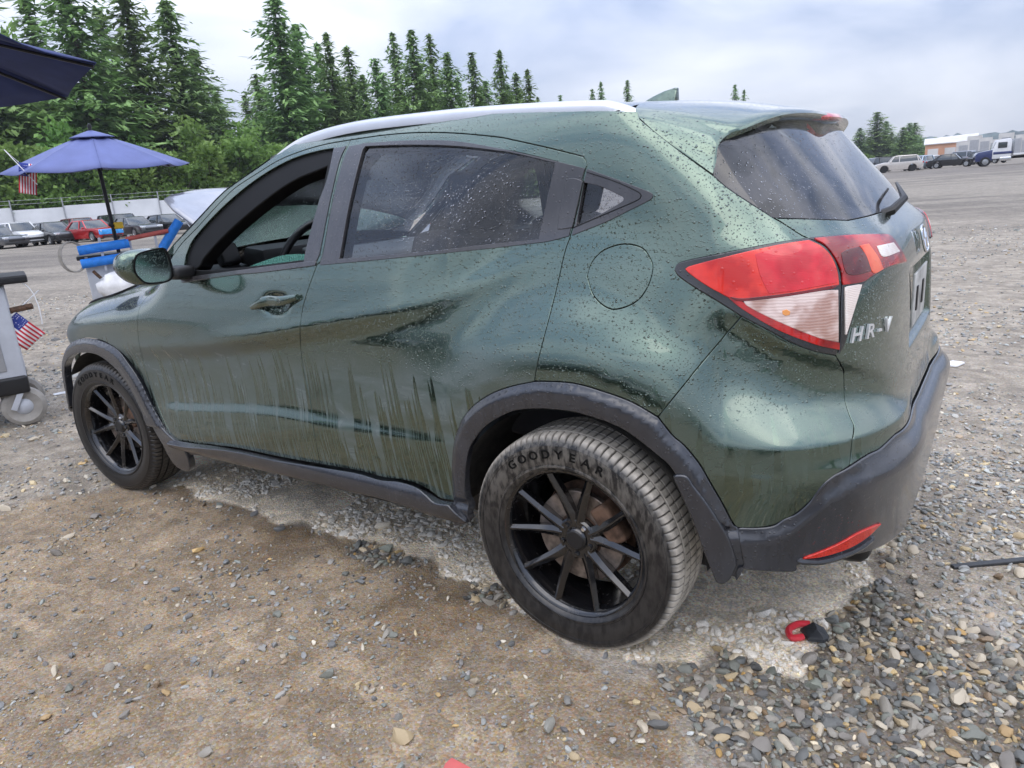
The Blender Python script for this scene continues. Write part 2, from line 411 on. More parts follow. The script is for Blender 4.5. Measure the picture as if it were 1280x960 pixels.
def patch(name, poly, mat, parent, off=0., inset=.0026, step=.024, depth=.018, lip=.0018, holes=(), mirror=True, posf=None, fine=.012, kids=False):
    f = posf or pos
    offf = off if callable(off) else (lambda s, z: np.full(np.shape(s), float(off)))
    Q = lambda s, z: f(s, z)+nrm(s, z, f)*offf(s, z)[..., None]
    loops = [inset_poly(resample(np.asarray(poly), fine), inset)]
    for h in holes:
        hp = inset_poly(resample(np.asarray(h), fine), -inset); loops.append(hp[::-1])
    lo, hi = loops[0].min(0), loops[0].max(0)
    gx, gy = np.meshgrid(np.arange(lo[0]+step/2, hi[0], step), np.arange(lo[1]+step/2, hi[1], step)); g = np.stack([gx.ravel(), gy.ravel()], 1)
    g = g[inside(loops[0], g)]
    for h in loops[1:]: g = g[~inside(h, g)]
    bp_ = np.concatenate(loops)
    if len(g):
        d2 = np.min(((g[:, None]-bp_[None])**2).sum(2), 1) if len(g)*len(bp_) < 4e6 else np.concatenate([np.min(((gg[:, None]-bp_[None])**2).sum(2), 1) for gg in np.array_split(g, 12)])
        g = g[d2 > (step*.45)**2]
    pts = np.concatenate([bp_, g]); E_ = []; o = 0
    for l in loops: E_ += [(o+i, o+(i+1) % len(l)) for i in range(len(l))]; o += len(l)
    vs, _, fs, _, _, _ = delaunay_2d_cdt([Vector(q) for q in pts], E_, [], 0, 1e-7)
    V2 = np.array([v[:] for v in vs]); T = np.array([t for t in fs if len(t) == 3]); c = V2[T].mean(1)
    ok = inside(loops[0], c)
    for h in loops[1:]: ok &= ~inside(h, c)
    T = T[ok]
    a2 = (V2[T[:, 1]]-V2[T[:, 0]]); b2 = V2[T[:, 2]]-V2[T[:, 0]]; ccw = a2[:, 0]*b2[:, 1]-a2[:, 1]*b2[:, 0] > 0
    T = np.where(ccw[:, None], T[:, ::-1], T)
    P = Q(V2[:, 0], V2[:, 1]); Nn = nrm(V2[:, 0], V2[:, 1], Q)
    Vs = [P]; Ns = [Nn]; Fs = [T]; base = len(P)
    if depth:
        for l in loops:
            p0 = Q(l[:, 0], l[:, 1]); n0 = nrm(l[:, 0], l[:, 1], Q); tg = np.roll(p0, -1, 0)-np.roll(p0, 1, 0); tg /= np.linalg.norm(tg, axis=1, keepdims=True)+1e-12
            ow = np.cross(n0, tg); ow /= np.linalg.norm(ow, axis=1, keepdims=True)+1e-12      # outer loop is ccw in (s,z) = cw seen from outside
            r0 = p0; r1 = p0+ow*lip*.7-n0*lip*.3; r2 = p0+ow*lip-n0*lip; r3 = p0+ow*lip-n0*depth
            m1 = n0+ow; m1 /= np.linalg.norm(m1, axis=1, keepdims=True); n = len(l)
            Vs += [r0, r1, r2, r3]; Ns += [n0, m1, ow, ow]
            i = np.arange(n); j = (i+1) % n
            for k in range(3): 
                A_ = base+k*n; B_ = base+(k+1)*n
                Fs += [np.stack([A_+i, B_+j, A_+j], 1), np.stack([A_+i, B_+i, B_+j], 1)]
            base += 4*n
    V = np.concatenate(Vs); Nn = np.concatenate(Ns); F = np.concatenate(Fs)
    # orient every face along its vertex normals
    fn = np.cross(V[F[:, 1]]-V[F[:, 0]], V[F[:, 2]]-V[F[:, 0]]); fl = (fn*Nn[F].mean(1)).sum(1) < 0; F = np.where(fl[:, None], F[:, ::-1], F)
    par = parent if isinstance(parent, (list, tuple)) else (parent, parent)
    o1 = mesh_obj(name, V, F, mat, par[0], True, Nn)
    if not mirror: return o1
    o2 = mesh_obj(name, V*np.array([1, -1, 1]), F[:, ::-1], mat, par[1], True, Nn*np.array([1, -1, 1]))
    return o1, o2
def full(half):
    """half outline from the centre line round the left side back to the centre line -> whole outline"""
    h = np.asarray(half); m = h[::-1].copy(); m[:, 0] = -math.pi-m[:, 0]; return np.vstack([h, m])
car = empty('suv', (0, 0, 0), 0, 'rain-wet dark green compact SUV with black wheels parked on the gravel', 'suv')
# ---- traced outlines (photo pixels)
DG = Zm(380, 140, .1875, [(310, 185), (250, 330), (185, 600), (120, 960)])+Zm(280, 300, .25, [(465, 125), (440, 190), (410, 280), (392, 350), (380, 440), (385, 560), (400, 660), (430, 790), (450, 960)])+Zm(200, 480, .25, [(785, 320), (800, 400)])
RTOP = Zm(380, 140, .1875, [(310, 185), (520, 155), (750, 137), (1000, 140), (1280, 165)])+Zm(600, 140, .1875, [(240, 190), (460, 240), (620, 280), (680, 298), (705, 325), (712, 360)])
RREAR = Zm(600, 140, .1875, [(712, 360), (700, 390), (680, 480), (640, 680), (600, 830), (575, 900), (558, 960)])+Zm(540, 300, .25, [(655, 95), (625, 230), (590, 370), (545, 540), (520, 650), (512, 705)])
RARCH = Zm(480, 460, .1875, [(1005, 90), (860, 120), (720, 170), (600, 250), (520, 350), (475, 470), (458, 580), (455, 700), (460, 800), (468, 885)])
ROCK = Zm(480, 460, .1875, [(468, 885), (380, 870), (310, 820), (240, 780), (120, 745), (0, 730)])+Zm(200, 480, .25, [(1000, 435), (800, 400)])
ROCKF = Zm(200, 480, .25, [(800, 400), (600, 365), (400, 322), (250, 305), (165, 300), (60, 285)])
FEND = [(219, 553), (213, 543), (200.6, 515), (188, 481), (177, 443), (172.5, 418), (173, 390), (182, 373), (199, 358)]
FTOP = [(438, 174.7), (408, 180), (379, 188), (349, 200), (321, 217), (295, 234), (280, 248), (265, 264), (246, 285), (227.5, 304), (216, 320)]
ATIP = [(216, 320), (206, 340), (199, 358)]
ARCH2 = Zm(540, 300, .25, [(512, 705), (700, 715), (850, 755), (1000, 810), (1130, 885)])
ARCH3 = [(822.5, 521)]+Zm(820, 540, .2083, [(100, 20), (170, 80), (260, 190), (330, 310), (400, 430), (460, 545), (490, 575)])
QGAP = [(822.5, 521), (860, 475), (871.9, 460), (927, 395)]
LTOP = Zm(840, 280, .1875, [(900, 98), (700, 128), (400, 185), (110, 245), (40, 270), (20, 310)])
LBOT1 = Zm(840, 280, .1875, [(20, 310), (50, 350), (150, 420), (300, 510), (465, 615)])
LBOT2 = Zm(840, 280, .1875, [(465, 615), (650, 710), (800, 790), (960, 850), (1090, 872)])
GAPT = Zm(1000, 400, .15625, [(285, 280), (330, 370), (350, 420), (355, 560), (365, 660), (400, 770), (430, 840), (430, 900), (420, 960)])+Zm(980, 520, .1876, [(450, 200), (440, 330)])
BTOP = Zm(980, 520, .1876, [(435, 333), (280, 440), (180, 560), (80, 650), (0, 690)])+Zm(820, 540, .2083, [(700, 560), (600, 575), (490, 575)])
SPGAP = [(797, 139), (798.75, 146)]+Zm(760, 100, .25, [(170, 205), (300, 310), (420, 400), (525, 475)])
GLEFT = Zm(760, 100, .25, [(525, 475), (600, 540), (720, 620), (830, 690)])
TGSIDE = Zm(760, 100, .25, [(830, 690), (870, 712), (960, 770), (1000, 790)])
APIL = [(210, 314), (246, 276), (276, 244), (295, 229), (321, 211), (345, 194)]
RAILB = [(345, 194), (380, 174), (432, 158), (522, 147), (620, 141), (740, 138), (797, 139)]
FUEL = Zm(540, 300, .25, [(775, 180), (800, 110), (860, 50), (960, 20), (1050, 40), (1095, 100), (1103, 150), (1080, 230), (1030, 300), (950, 340), (880, 340), (810, 280), (775, 180)])
FWIN = [Zm(190, 160, .1875, [(1210, 135), (1100, 155), (950, 200), (800, 275), (650, 375), (500, 500), (380, 620), (270, 750), (225, 850)]), Zm(190, 160, .1875, [(225, 850), (215, 955)])+[(244, 345.5), (300, 338)], [(300, 338), (340, 332.5), (377.5, 327.5)], Zm(190, 160, .1875, [(1010, 890), (1100, 520), (1160, 350), (1210, 135)])]
FWIN_IN = [Zm(190, 160, .1875, [(1165, 225), (1140, 240), (1080, 265), (950, 320), (800, 415), (600, 575), (430, 735), (330, 850), (300, 905)]), Zm(190, 160, .1875, [(300, 905), (285, 955), (600, 935), (1005, 885)]), Zm(190, 160, .1875, [(1005, 885), (1090, 520), (1140, 340), (1165, 225)])]
RWIN = [Zm(380, 140, .1875, [(395, 258), (412, 238), (440, 233), (700, 225), (1000, 232), (1280, 262)])+Zm(600, 140, .1875, [(250, 285), (500, 345)]), Zm(600, 140, .1875, [(500, 345), (455, 540), (390, 845)]), Zm(600, 140, .1875, [(390, 845), (0, 885)])+Zm(280, 300, .25, [(1000, 58), (580, 92)]), Zm(380, 140, .1875, [(245, 960), (300, 650), (350, 430), (395, 258)])]
RTRIM = [Zm(380, 140, .1875, [(304, 226), (380, 213), (420, 205), (700, 187), (1000, 190), (1280, 235)])+Zm(600, 140, .1875, [(240, 262), (500, 322), (707, 373)]), Zm(600, 140, .1875, [(697, 400), (676, 480), (636, 680), (597, 830)]), Zm(600, 140, .1875, [(597, 832), (470, 865), (370, 880), (0, 922)])+Zm(280, 300, .25, [(800, 100), (476, 130)]), Zm(380, 140, .1875, [(130, 935), (192, 600), (257, 340), (304, 226)])]
QTRIM = [Zm(600, 140, .1875, [(716, 374), (900, 440), (1100, 515), (1150, 540), (1157, 562), (1130, 595), (1000, 660), (850, 735), (700, 795), (607, 832)]), Zm(600, 140, .1875, [(607, 832), (646, 690), (688, 490), (716, 374)])]
QWIN = [Zm(600, 140, .1875, [(697, 475), (800, 500), (930, 560), (958, 580), (920, 612), (800, 680), (648, 752)]), Zm(600, 140, .1875, [(648, 752), (697, 475)])]
HPLATE = [Zm(600, 140, .1875, [(600, 445), (640, 445), (688, 462)]), Zm(600, 140, .1875, [(688, 462), (618, 772)]), Zm(600, 140, .1875, [(618, 772), (535, 782), (525, 755), (570, 520), (585, 465), (600, 445)])]
h_ = {k: HL(v) for k, v in dict(DG=DG, RTOP=RTOP, RREAR=RREAR, RARCH=RARCH, ROCK=ROCK, ROCKF=ROCKF, FEND=FEND, FTOP=FTOP, ATIP=ATIP, ARCH2=ARCH2, ARCH3=ARCH3, QGAP=QGAP, LTOP=LTOP, LBOT1=LBOT1, LBOT2=LBOT2, GAPT=GAPT, BTOP=BTOP, SPGAP=SPGAP, GLEFT=GLEFT, TGSIDE=TGSIDE, APIL=APIL, RAILB=RAILB, FUEL=FUEL).items()}
h_['APIL'] = h_['APIL'][h_['APIL'][:, 0] < 1.90]
R_ = lambda k: h_[k][::-1]
# ---- painted panels
fwin = HL(*FWIN); fwin_in = HL(*FWIN_IN); rwin = HL(*RWIN); rtrim = HL(*RTRIM); qtrim = HL(*QTRIM); qwin = HL(*QWIN)
fd_poly = np.vstack([h_['DG'], h_['ROCKF'], h_['FEND'], R_('ATIP'), R_('FTOP')])
rd_poly = np.vstack([h_['RTOP'], h_['RREAR'], h_['RARCH'], h_['ROCK'], R_('DG')])
rwin_big = inset_poly(resample(rwin), -.006)
fd = patch('front_door', fd_poly, M['paint'], car, holes=[fwin], step=.014)
rd = patch('rear_door', rd_poly, M['paint'], car, holes=[rwin_big], step=.017)
q_poly = np.vstack([h_['APIL'], h_['RAILB'], h_['SPGAP'], h_['GLEFT'], h_['TGSIDE'], h_['LTOP'], h_['LBOT1'], R_('QGAP'), R_('ARCH2'), R_('RREAR'), R_('RTOP'), h_['FTOP'][1:]])
qwin_big = inset_poly(resample(qwin), -.004)
qp = patch('quarter_panel', q_poly, M['paint_top'], car, holes=[h_['FUEL'], qwin_big])
patch('fuel_door', h_['FUEL'], M['paint_top'], qp, step=.02)
bc_poly = np.vstack([h_['LBOT2'], h_['GAPT'], h_['BTOP'], R_('ARCH3'), h_['QGAP']])
bc = patch('bumper_cover', bc_poly, M['paint'], car, step=.015)
# fender: door gap, wheel arch, nose, hood gap
arc = lambda cx, cz, r, a0, a1, n=24: np.stack([cx+r*np.cos(np.radians(np.linspace(a0, a1, n))), cz+r*np.sin(np.radians(np.linspace(a0, a1, n)))], 1)
FOUT = smooth_line([(3.03, .36), (2.99, .589), (2.912, .692), (2.79, .752), (2.644, .780), (2.482, .778), (2.345, .745), (2.272, .685), (2.205, .611), (2.140, .492), (2.062, .385)])
FIN = smooth_line([(2.985, .40), (2.945, .575), (2.875, .655), (2.76, .697), (2.63, .713), (2.5, .706), (2.37, .650), (2.285, .569), (2.23, .471), (2.20, .40)])
hood_gap = smooth_line([(3.10, .80), (3.03, .868), (2.93, .905), (2.75, .940), (2.58, .965), (2.47, .995), (2.38, 1.03), (2.2, 1.075), (1.95, 1.105)])
fpoly = np.vstack([h_['FEND'][4:], [(1.93, 1.07), (1.95, 1.105)], hood_gap[::-1], [(3.12, .74), (3.10, .66), (3.0, .60)], FOUT[8:]])
ff = patch('front_fender', fpoly, M['paint'], car)
# ---- tailgate, rear glass
tg_half = np.vstack([[(-math.pi/2, 1.178)], [(-math.radians(66), 1.180)], R_('TGSIDE')[::-1] if False else px_hits(smooth_line(Zm(760, 100, .25, [(1200, 700), (1000, 693), (830, 690)]))), h_['TGSIDE'], px_hits(smooth_line(Zm(840, 280, .1875, [(900, 98), (1000, 145), (1060, 200), (1100, 290), (1120, 380), (1112, 560), (1108, 760), (1090, 872)]))), h_['GAPT'], px_hits(smooth_line(Zm(980, 520, .1876, [(445, 328), (560, 255), (640, 215), (740, 120)]))), [(-math.radians(72), .655), (-math.pi/2, .657)]])
tailgate = patch('tailgate', full(tg_half), M['paint'], car, step=.014, mirror=False, fine=.009)
gl_half = np.vstack([[(-math.pi/2, 1.452), (-math.radians(60), 1.45), (-math.radians(40), 1.43), (-math.radians(30.5), 1.40)], px_hits(smooth_line(Zm(760, 100, .25, [(528, 340), (522, 380), (525, 470)]))), h_['GLEFT'], px_hits(smooth_line(Zm(760, 100, .25, [(830, 690), (1000, 693), (1200, 700)]))), [(-math.radians(66), 1.180), (-math.pi/2, 1.178)]])
patch('rear_window', full(gl_half), M['glass_rear'], tailgate, off=-.003, mirror=False, inset=.003, depth=.006)
# ---- wheel-arch flares, rocker, bumper trim
RIN = np.vstack([px_hits(smooth_line(Zm(480, 460, .1875, [(590, 1010), (568, 900), (558, 760), (570, 600), (600, 500), (680, 390), (780, 320), (900, 270), (1050, 258)])+Zm(540, 300, .25, [(600, 836), (700, 846), (800, 870), (900, 905), (1000, 957)])+Zm(820, 540, .2083, [(60, 155), (125, 232)])+[(866, 620), (888, 672), (897, 712)]))])
rout = np.vstack([R_('ROCK')[-1:], R_('RARCH'), h_['ARCH2'][1:], h_['ARCH3'][1:]])
flare_poly = np.vstack([px_hits([(571, 655)]), rout, px_hits([(930, 700), (921, 717)]), RIN[::-1]])
def flare_off(line):
    L0 = resample(np.asarray(line), .006)
    L0 = L0[np.hypot(*(L0-np.roll(L0, 1, 0)).T) < .03]
    def f(s, z):
        s_, z_ = np.ravel(s), np.ravel(z); d = np.empty(len(s_))
        for i in range(0, len(s_), 2000): d[i:i+2000] = np.sqrt(np.min((s_[i:i+2000, None]-L0[None, :, 0])**2+(z_[i:i+2000, None]-L0[None, :, 1])**2, 1))
        d = d.reshape(np.shape(s)); return .003+.016*sm(-.004, .026, d)-.004*sm(.045, .085, d)
    return f
patch('wheel_arch_flare', flare_poly, M['cladding'], car, off=flare_off(rout), depth=.03, step=.011, lip=.004, fine=.008)
ff_pos = lambda s, z: np.stack([np.asarray(s, float), .872-.028*np.maximum(np.asarray(s, float)-2.55, 0)-.0*z, np.asarray(z, float)+0*s], -1)
patch('wheel_arch_flare', np.vstack([FOUT, FIN[::-1]]), M['cladding'], car, off=flare_off(FOUT), depth=.035, step=.011, lip=.004, fine=.008, posf=ff_pos)
rk_bot = px_hits(smooth_line(Zm(480, 460, .1875, [(590, 1010), (480, 1000), (380, 975), (230, 905), (0, 830)])+Zm(200, 480, .25, [(1000, 520), (800, 470), (600, 428), (400, 385), (250, 358), (120, 352)])))
rk_poly = np.vstack([h_['ROCK'], h_['ROCKF'][1:], rk_bot[::-1]])
patch('rocker_trim', rk_poly, M['cladding'], car, off=lambda s, z: .002+.034*np.sqrt(np.clip(1-((z-.372)/.056)**2, 0, 1)), depth=.03, step=.015, lip=.005)
bt_bot = np.array([(-math.radians(90), .27), (-math.radians(75), .285), (-math.radians(60), .335), (-math.radians(50), .365)])
bt_low = px_hits(smooth_line(Zm(980, 520, .1876, [(400, 895), (200, 958), (70, 958)])+Zm(820, 540, .2083, [(800, 808), (570, 800), (500, 790)])+[(921, 717)]))
ZBT = pch([20, 30, 35.5, 41, 45, 58, 72, 90], [.475, .478, .504, .591, .617, .640, .647, .648])
btrim_half = np.vstack([[(-math.pi/2, .648), (-math.radians(72), .647)], px_hits(smooth_line(Zm(980, 520, .1876, [(740, 128), (640, 222), (560, 262), (445, 338)]))), h_['BTOP'][3:], px_hits([(930, 700)]), bt_low[::-1], bt_bot[::-1]])
btrim = patch('bumper_trim', full(btrim_half), M['cladding'], car, off=lambda s, z: .003+.018*sm(.0, .04, ZBT(np.minimum(np.degrees(-s), 180-np.degrees(-s)))-z), step=.016, mirror=False, depth=.03, lip=.005)
refl_ = px_hits(smooth_line(Zm(980, 520, .1876, [(95, 912), (200, 872), (330, 812), (450, 742), (583, 686)])))
refl_ = np.vstack([refl_, px_hits(smooth_line(Zm(980, 520, .1876, [(583, 686), (500, 768), (380, 843), (220, 895), (95, 912)])))])
mr = Mt('red_reflector'); pr_ = mr.pos()
M['red_refl'] = mr.done(mr.bsdf(base=mr.mix(mr.rng(mr.noise(pr_, 300, 1), .3, .7), (.50, .012, .006, 1), (.72, .03, .012, 1)), rough=.25, coat=1., coatr=.05))
patch('reflector', refl_, M['red_refl'], btrim, off=.026, inset=0., depth=.006, step=.02)
# ---- window trims and glass
patch('window_seal', fwin, M['rubber'], fd, off=-.010, inset=-.002, holes=[fwin_in], depth=.05, lip=.006, step=.02)
belt = np.vstack([px_hits(smooth_line([(226, 349), (244, 345), (300, 337.5), (340, 332), (377.5, 327.5), (396.5, 326)])), px_hits(smooth_line([(395, 332.5), (330, 341), (300, 343.5), (260, 349), (228, 354)]))])
patch('belt_trim', belt, M['trim'], fd, off=.004, depth=.012, lip=.002, step=.02)
bp_poly = HL(Zm(190, 160, .1875, [(1212, 137), (1165, 350), (1105, 520), (1012, 895)])+[(396.5, 326.5)], Zm(380, 140, .1875, [(108, 950), (176, 600), (240, 330), (290, 222)]), Zm(380, 140, .1875, [(290, 222), (250, 232), (202, 240)]))
patch('pillar_cover', bp_poly, M['trim'], fd, off=.0025, depth=.006, lip=.001, step=.02)
rt = patch('window_trim', rtrim, M['trim'], rd, off=.0025, holes=[rwin], depth=.012, lip=.001, step=.02)
patch('window', rwin, M['glass_side'], rd, off=-.006, inset=-.003, depth=0, step=.03)
patch('door_handle', HL(*HPLATE), M['trim'], rd, off=.005, depth=.008, lip=.002, step=.02, inset=.001)
patch('quarter_trim', qtrim, M['trim'], qp, off=.0025, holes=[qwin], depth=.012, lip=.001, step=.02)
patch('quarter_window', qwin, M['glass_side'], qp, off=-.008, inset=-.003, depth=0, step=.03)
# raised rib on the quarter trim
rib = px_hits(smooth_line(Zm(600, 140, .1875, [(715, 402), (880, 455), (1000, 505), (1065, 540), (1075, 565), (1045, 592), (900, 655), (620, 775)])))
RP = pos(rib[:, 0], rib[:, 1])+nrm(rib[:, 0], rib[:, 1])*.003
for sd, q_ in ((1, qp[0]), (-1, qp[1])): MB().tube([(a, b*sd, c) for a, b, c in RP], .0012, 6).build('trim_rib', M['rubber'], q_)
# the driver's window is wound down: a strip of beaded glass still stands above the sill
lg = np.vstack([px_hits(smooth_line([(296, 336), (320, 326), (350, 317), (385, 316)])), px_hits(smooth_line([(378, 326), (340, 332), (296, 339)]))])
m_ = Mt('broken_glass'); dr_ = m_.n('TexVoronoi', {'Vector': m_.pos(), 'Scale': 160.}); nb_ = m_.bump(dr_.outputs['Distance'], 1., .004)
M['glass_green'] = m_.done(m_.n('MixShader', {0: .55, 1: m_.n('BsdfTransparent', {0: (.45, .72, .64, 1)}).outputs[0], 2: m_.bsdf(base=(.10, .32, .25, 1), rough=.1, normal=nb_).outputs[0]}))
patch('window', lg, M['glass_green'], fd[0], off=-.022, inset=0, depth=.004, step=.02, mirror=False)
fwf = inset_poly(resample(fwin_in), -.004)
far_glass = patch('window', fwf, M['glass_clear'], [fd[0], fd[1]], off=-.014, inset=0, depth=0, step=.03)
bpy.data.objects.remove(far_glass[0])
# ---- tail lamps: black housing, red and clear lenses
def lens(name, base, base2, rib=(0, 0, 0), rough=.12, wave=90., axis='Z', coat=1., strp=.06):
    m = Mt(name); p = m.pos()
    wv = m.n('TexWave', {'Vector': p, 'Scale': wave, 'Distortion': 2.5, 'Detail': 1.}, wave_type='BANDS', bands_direction=axis).outputs[0]
    nz = m.noise(p, 14, 2)
    col = m.mix(m.math('MULTIPLY_ADD', wv, strp, m.math('MULTIPLY', m.rng(nz, .42, .6), .65)), (*base, 1), (*base2, 1))
    dr = m.drops(75, .15, .34, .4); nb = m.bump(dr, .9, .003)
    return m.done(m.bsdf(base=col, rough=rough, coat=coat, coatr=.02, coatn=nb, spec=.3, normal=m.bump(wv, strp, .002)))
M['lens_red'] = lens('red_lens', (.55, .009, .006), (.90, .042, .022))
M['lens_deep'] = lens('deep_red_lens', (.20, .002, .003), (.60, .014, .008), wave=60.)
M['lens_clear'] = lens('clear_lens', (.40, .22, .17), (.86, .72, .66), wave=45., rough=.2, axis='Z', strp=.16)
M['lens_white'] = lens('white_lens', (.75, .62, .55), (.92, .88, .82), wave=80., rough=.2, strp=.3)
M['lamp_black'] = wet_plastic('lamp_black', (.018, .017, .018), .15, .45)
DIV = Zm(840, 280, .1875, [(900, 98), (1000, 145), (1060, 200), (1100, 290), (1120, 380), (1112, 560), (1108, 760), (1090, 872)])
olamp = np.vstack([HL(DIV)[::-1], h_['LTOP'], h_['LBOT1'], h_['LBOT2'][1:]])
ol = patch('tail_lamp', olamp, M['lamp_black'], car, off=.004, step=.02, depth=.014, lip=.003, inset=.002)
K3 = lambda pts: Zm(840, 280, .1875, pts)
K4 = lambda pts: Zm(1000, 260, .15625, pts)
patch('red_lens', HL(K3([(1097, 405), (1085, 320), (1050, 230), (990, 165), (905, 122)]), K3([(905, 122), (700, 152), (400, 215), (150, 280), (98, 302)]), K3([(98, 302), (130, 332), (230, 402), (380, 486)]), K3([(380, 486), (480, 502), (700, 476), (900, 444), (1097, 405)])), M['lens_red'], ol, off=.0075, step=.02, depth=.004, lip=.002, inset=.0)
patch('clear_lens', HL(K3([(1090, 444), (900, 460), (700, 490), (482, 512)]), K3([(482, 512), (520, 550), (700, 642), (960, 750), (1092, 782)]), K3([(1092, 782), (1090, 444)])), M['lens_clear'], ol, off=.008, step=.02, depth=.004, lip=.002, inset=.0)
patch('red_strip', HL(K3([(1100, 835), (950, 800), (700, 700), (480, 570), (380, 492)]), K3([(395, 494), (470, 520), (515, 556), (700, 650), (960, 758), (1100, 792)]), K3([(1100, 792), (1100, 835)])), M['lens_deep'], ol, off=.0075, step=.02, depth=.004, lip=.001, inset=.0)
M['amber'] = simple('amber_bulb', (.75, .28, .05), .3, coat=1.)
patch('bulb', px_hits(K3([(735, 580), (760, 572), (782, 585), (780, 604), (755, 610), (738, 600)])), M['amber'], ol, off=.0092, step=.02, depth=.002, lip=.001, inset=.0)
M['lens_rose'] = lens('rose_lens', (.52, .009, .014), (.76, .026, .036)); M['lens_dark'] = lens('dark_red_lens', (.08, .001, .002), (.20, .003, .004)); M['lens_orange'] = lens('orange_lens', (.72, .05, .012), (.90, .16, .05))
patch('red_lens_inner', HL(K3([(1082, 392), (1070, 310), (1035, 235), (980, 178), (905, 140)]), K3([(905, 140), (720, 168), (556, 205)]), K3([(556, 205), (590, 340), (648, 462)]), K3([(648, 462), (800, 446), (1082, 392)])), M['lens_rose'], ol, off=.0086, step=.02, depth=.002, lip=.001, inset=.0)
patch('lens_band', HL(K3([(1098, 406), (900, 444), (700, 474), (480, 497), (390, 486)]), K3([(390, 488), (470, 512), (700, 489), (900, 459), (1096, 424)]), K3([(1096, 424), (1098, 406)])), M['lens_dark'], ol, off=.0088, step=.02, depth=.002, lip=.001, inset=.0)
DIV2 = K3([(912, 98), (1010, 143), (1072, 198), (1112, 290), (1130, 380), (1124, 560), (1120, 760), (1112, 850)])
ilamp = np.vstack([HL(DIV2), HL(Zm(1000, 400, .15625, [(300, 275), (335, 220), (372, 120), (410, 0)]), K4([(410, 890), (432, 770), (500, 612), (560, 560), (700, 480), (845, 430)]), K4([(845, 430), (790, 320), (730, 235), (690, 213)]), K4([(690, 213), (500, 212), (300, 222), (80, 240)]))])
il = patch('tail_lamp', ilamp, M['lamp_black'], tailgate, off=.004, step=.02, depth=.014, lip=.003, inset=.001)
# the lenses of the tailgate lamps
patch('red_lens', HL(K4([(330, 612), (318, 500), (262, 390), (190, 302), (110, 258)]), K4([(110, 258), (300, 240), (500, 228), (690, 226)]), K4([(690, 226), (722, 248), (780, 330), (832, 428)]), K4([(832, 428), (690, 468), (550, 545), (480, 590), (330, 612)])), M['lens_deep'], tailgate, off=.0075, step=.02, depth=.004, lip=.002, inset=.0)
patch('clear_lens', HL(K3([(1142, 422), (1250, 403)]), K3([(1250, 403), (1145, 742)]), K3([(1145, 742), (1142, 422)])), M['lens_white'], tailgate, off=.008, step=.02, depth=.004, lip=.002, inset=.001)
patch('lens_reflector', HL(K4([(310, 372), (360, 345), (455, 322)]), K4([(455, 322), (510, 400), (545, 505)]), K4([(545, 505), (440, 535), (350, 522), (310, 372)])), M['lens_dark'], tailgate, off=.0086, step=.02, depth=.002, lip=.001, inset=.0)
patch('lens_reflector', HL(K4([(460, 312), (525, 298)]), K4([(525, 298), (600, 400), (640, 492)]), K4([(640, 492), (560, 520), (510, 400), (460, 312)])), M['lens_orange'], tailgate, off=.0088, step=.02, depth=.002, lip=.001, inset=.0)
patch('reversing_lens', HL(K4([(592, 316), (722, 287)]), K4([(722, 287), (770, 352)]), K4([(770, 352), (640, 394), (592, 316)])), M['lens_white'], tailgate, off=.009, step=.02, depth=.003, lip=.001, inset=.0)
# ---- spoiler lofted from the roof seam to its trailing edge
Fc = smooth_line([(-.352, .684, 1.314), (-.238, .674, 1.396), (-.17, .655, 1.448), (-.135, .632, 1.478), (-.118, .58, 1.501), (-.095, .45, 1.519), (-.08, .25, 1.531), (-.075, 0, 1.535)], 8)
Tc = smooth_line([(-.354, .682, 1.313), (-.352, .660, 1.345), (-.350, .645, 1.380), (-.358, .612, 1.406), (-.394, .567, 1.423), (-.440, .443, 1.450), (-.470, .25, 1.460), (-.492, 0, 1.456)], 8)
def loft_rows(A_, B_, n, bulge):
    rows = []
    for k in range(n+1):
        t = k/n; r = A_*(1-t)+B_*t; ln = np.linalg.norm(B_-A_, axis=1)
        c = np.array([-.1, 0, 1.1]); d = r-c; d[:, 0] *= .3; d[:, 2] *= 1.6; d /= np.linalg.norm(d, axis=1, keepdims=True)
        rows.append(r+d*(bulge*ln*4*t*(1-t))[:, None])
    return rows
def mir_full(c): return np.vstack([c, (c[:-1]*np.array([1, -1, 1]))[::-1]])
Ff, Tf = mir_full(Fc), mir_full(Tc)
w_edge = np.clip(np.linalg.norm(Tf-Ff, axis=1)/.25, 0, 1)[:, None]
rows = loft_rows(Ff, Tf, 10, .035)
rows += [Tf+np.array([-.004, 0, -.008])*w_edge, Tf+np.array([.004, 0, -.020])*w_edge, Tf+np.array([.05, 0, -.026])*w_edge, Tf+np.array([.13, 0, -.018])*w_edge]
def grid_obj(name, rows, mat, parent, flip=False):
    R0 = np.array(rows); n, m = R0.shape[:2]; i, j = np.meshgrid(np.arange(n-1), np.arange(m-1), indexing='ij'); a = (i*m+j).ravel()
    F = np.stack([a, a+1, a+m+1, a+m], 1); F = F[:, ::-1] if flip else F
    o = mesh_obj(name, R0.reshape(-1, 3), F, mat, parent); o.data.set_sharp_from_angle(angle=math.radians(50)); return o
spo = grid_obj('spoiler', rows, M['paint_top'], tailgate, True)
grid_obj('brake_light', [[(-.490+.19*(abs(y)/.5)**1.8+dx, y, 1.452+dz) for y in np.linspace(-.17, .17, 9)] for dx, dz in ((.022, .0095), (-.006, .004), (-.012, -.006), (-.004, -.014), (.03, -.016))], M['lens_red'], tailgate, True)
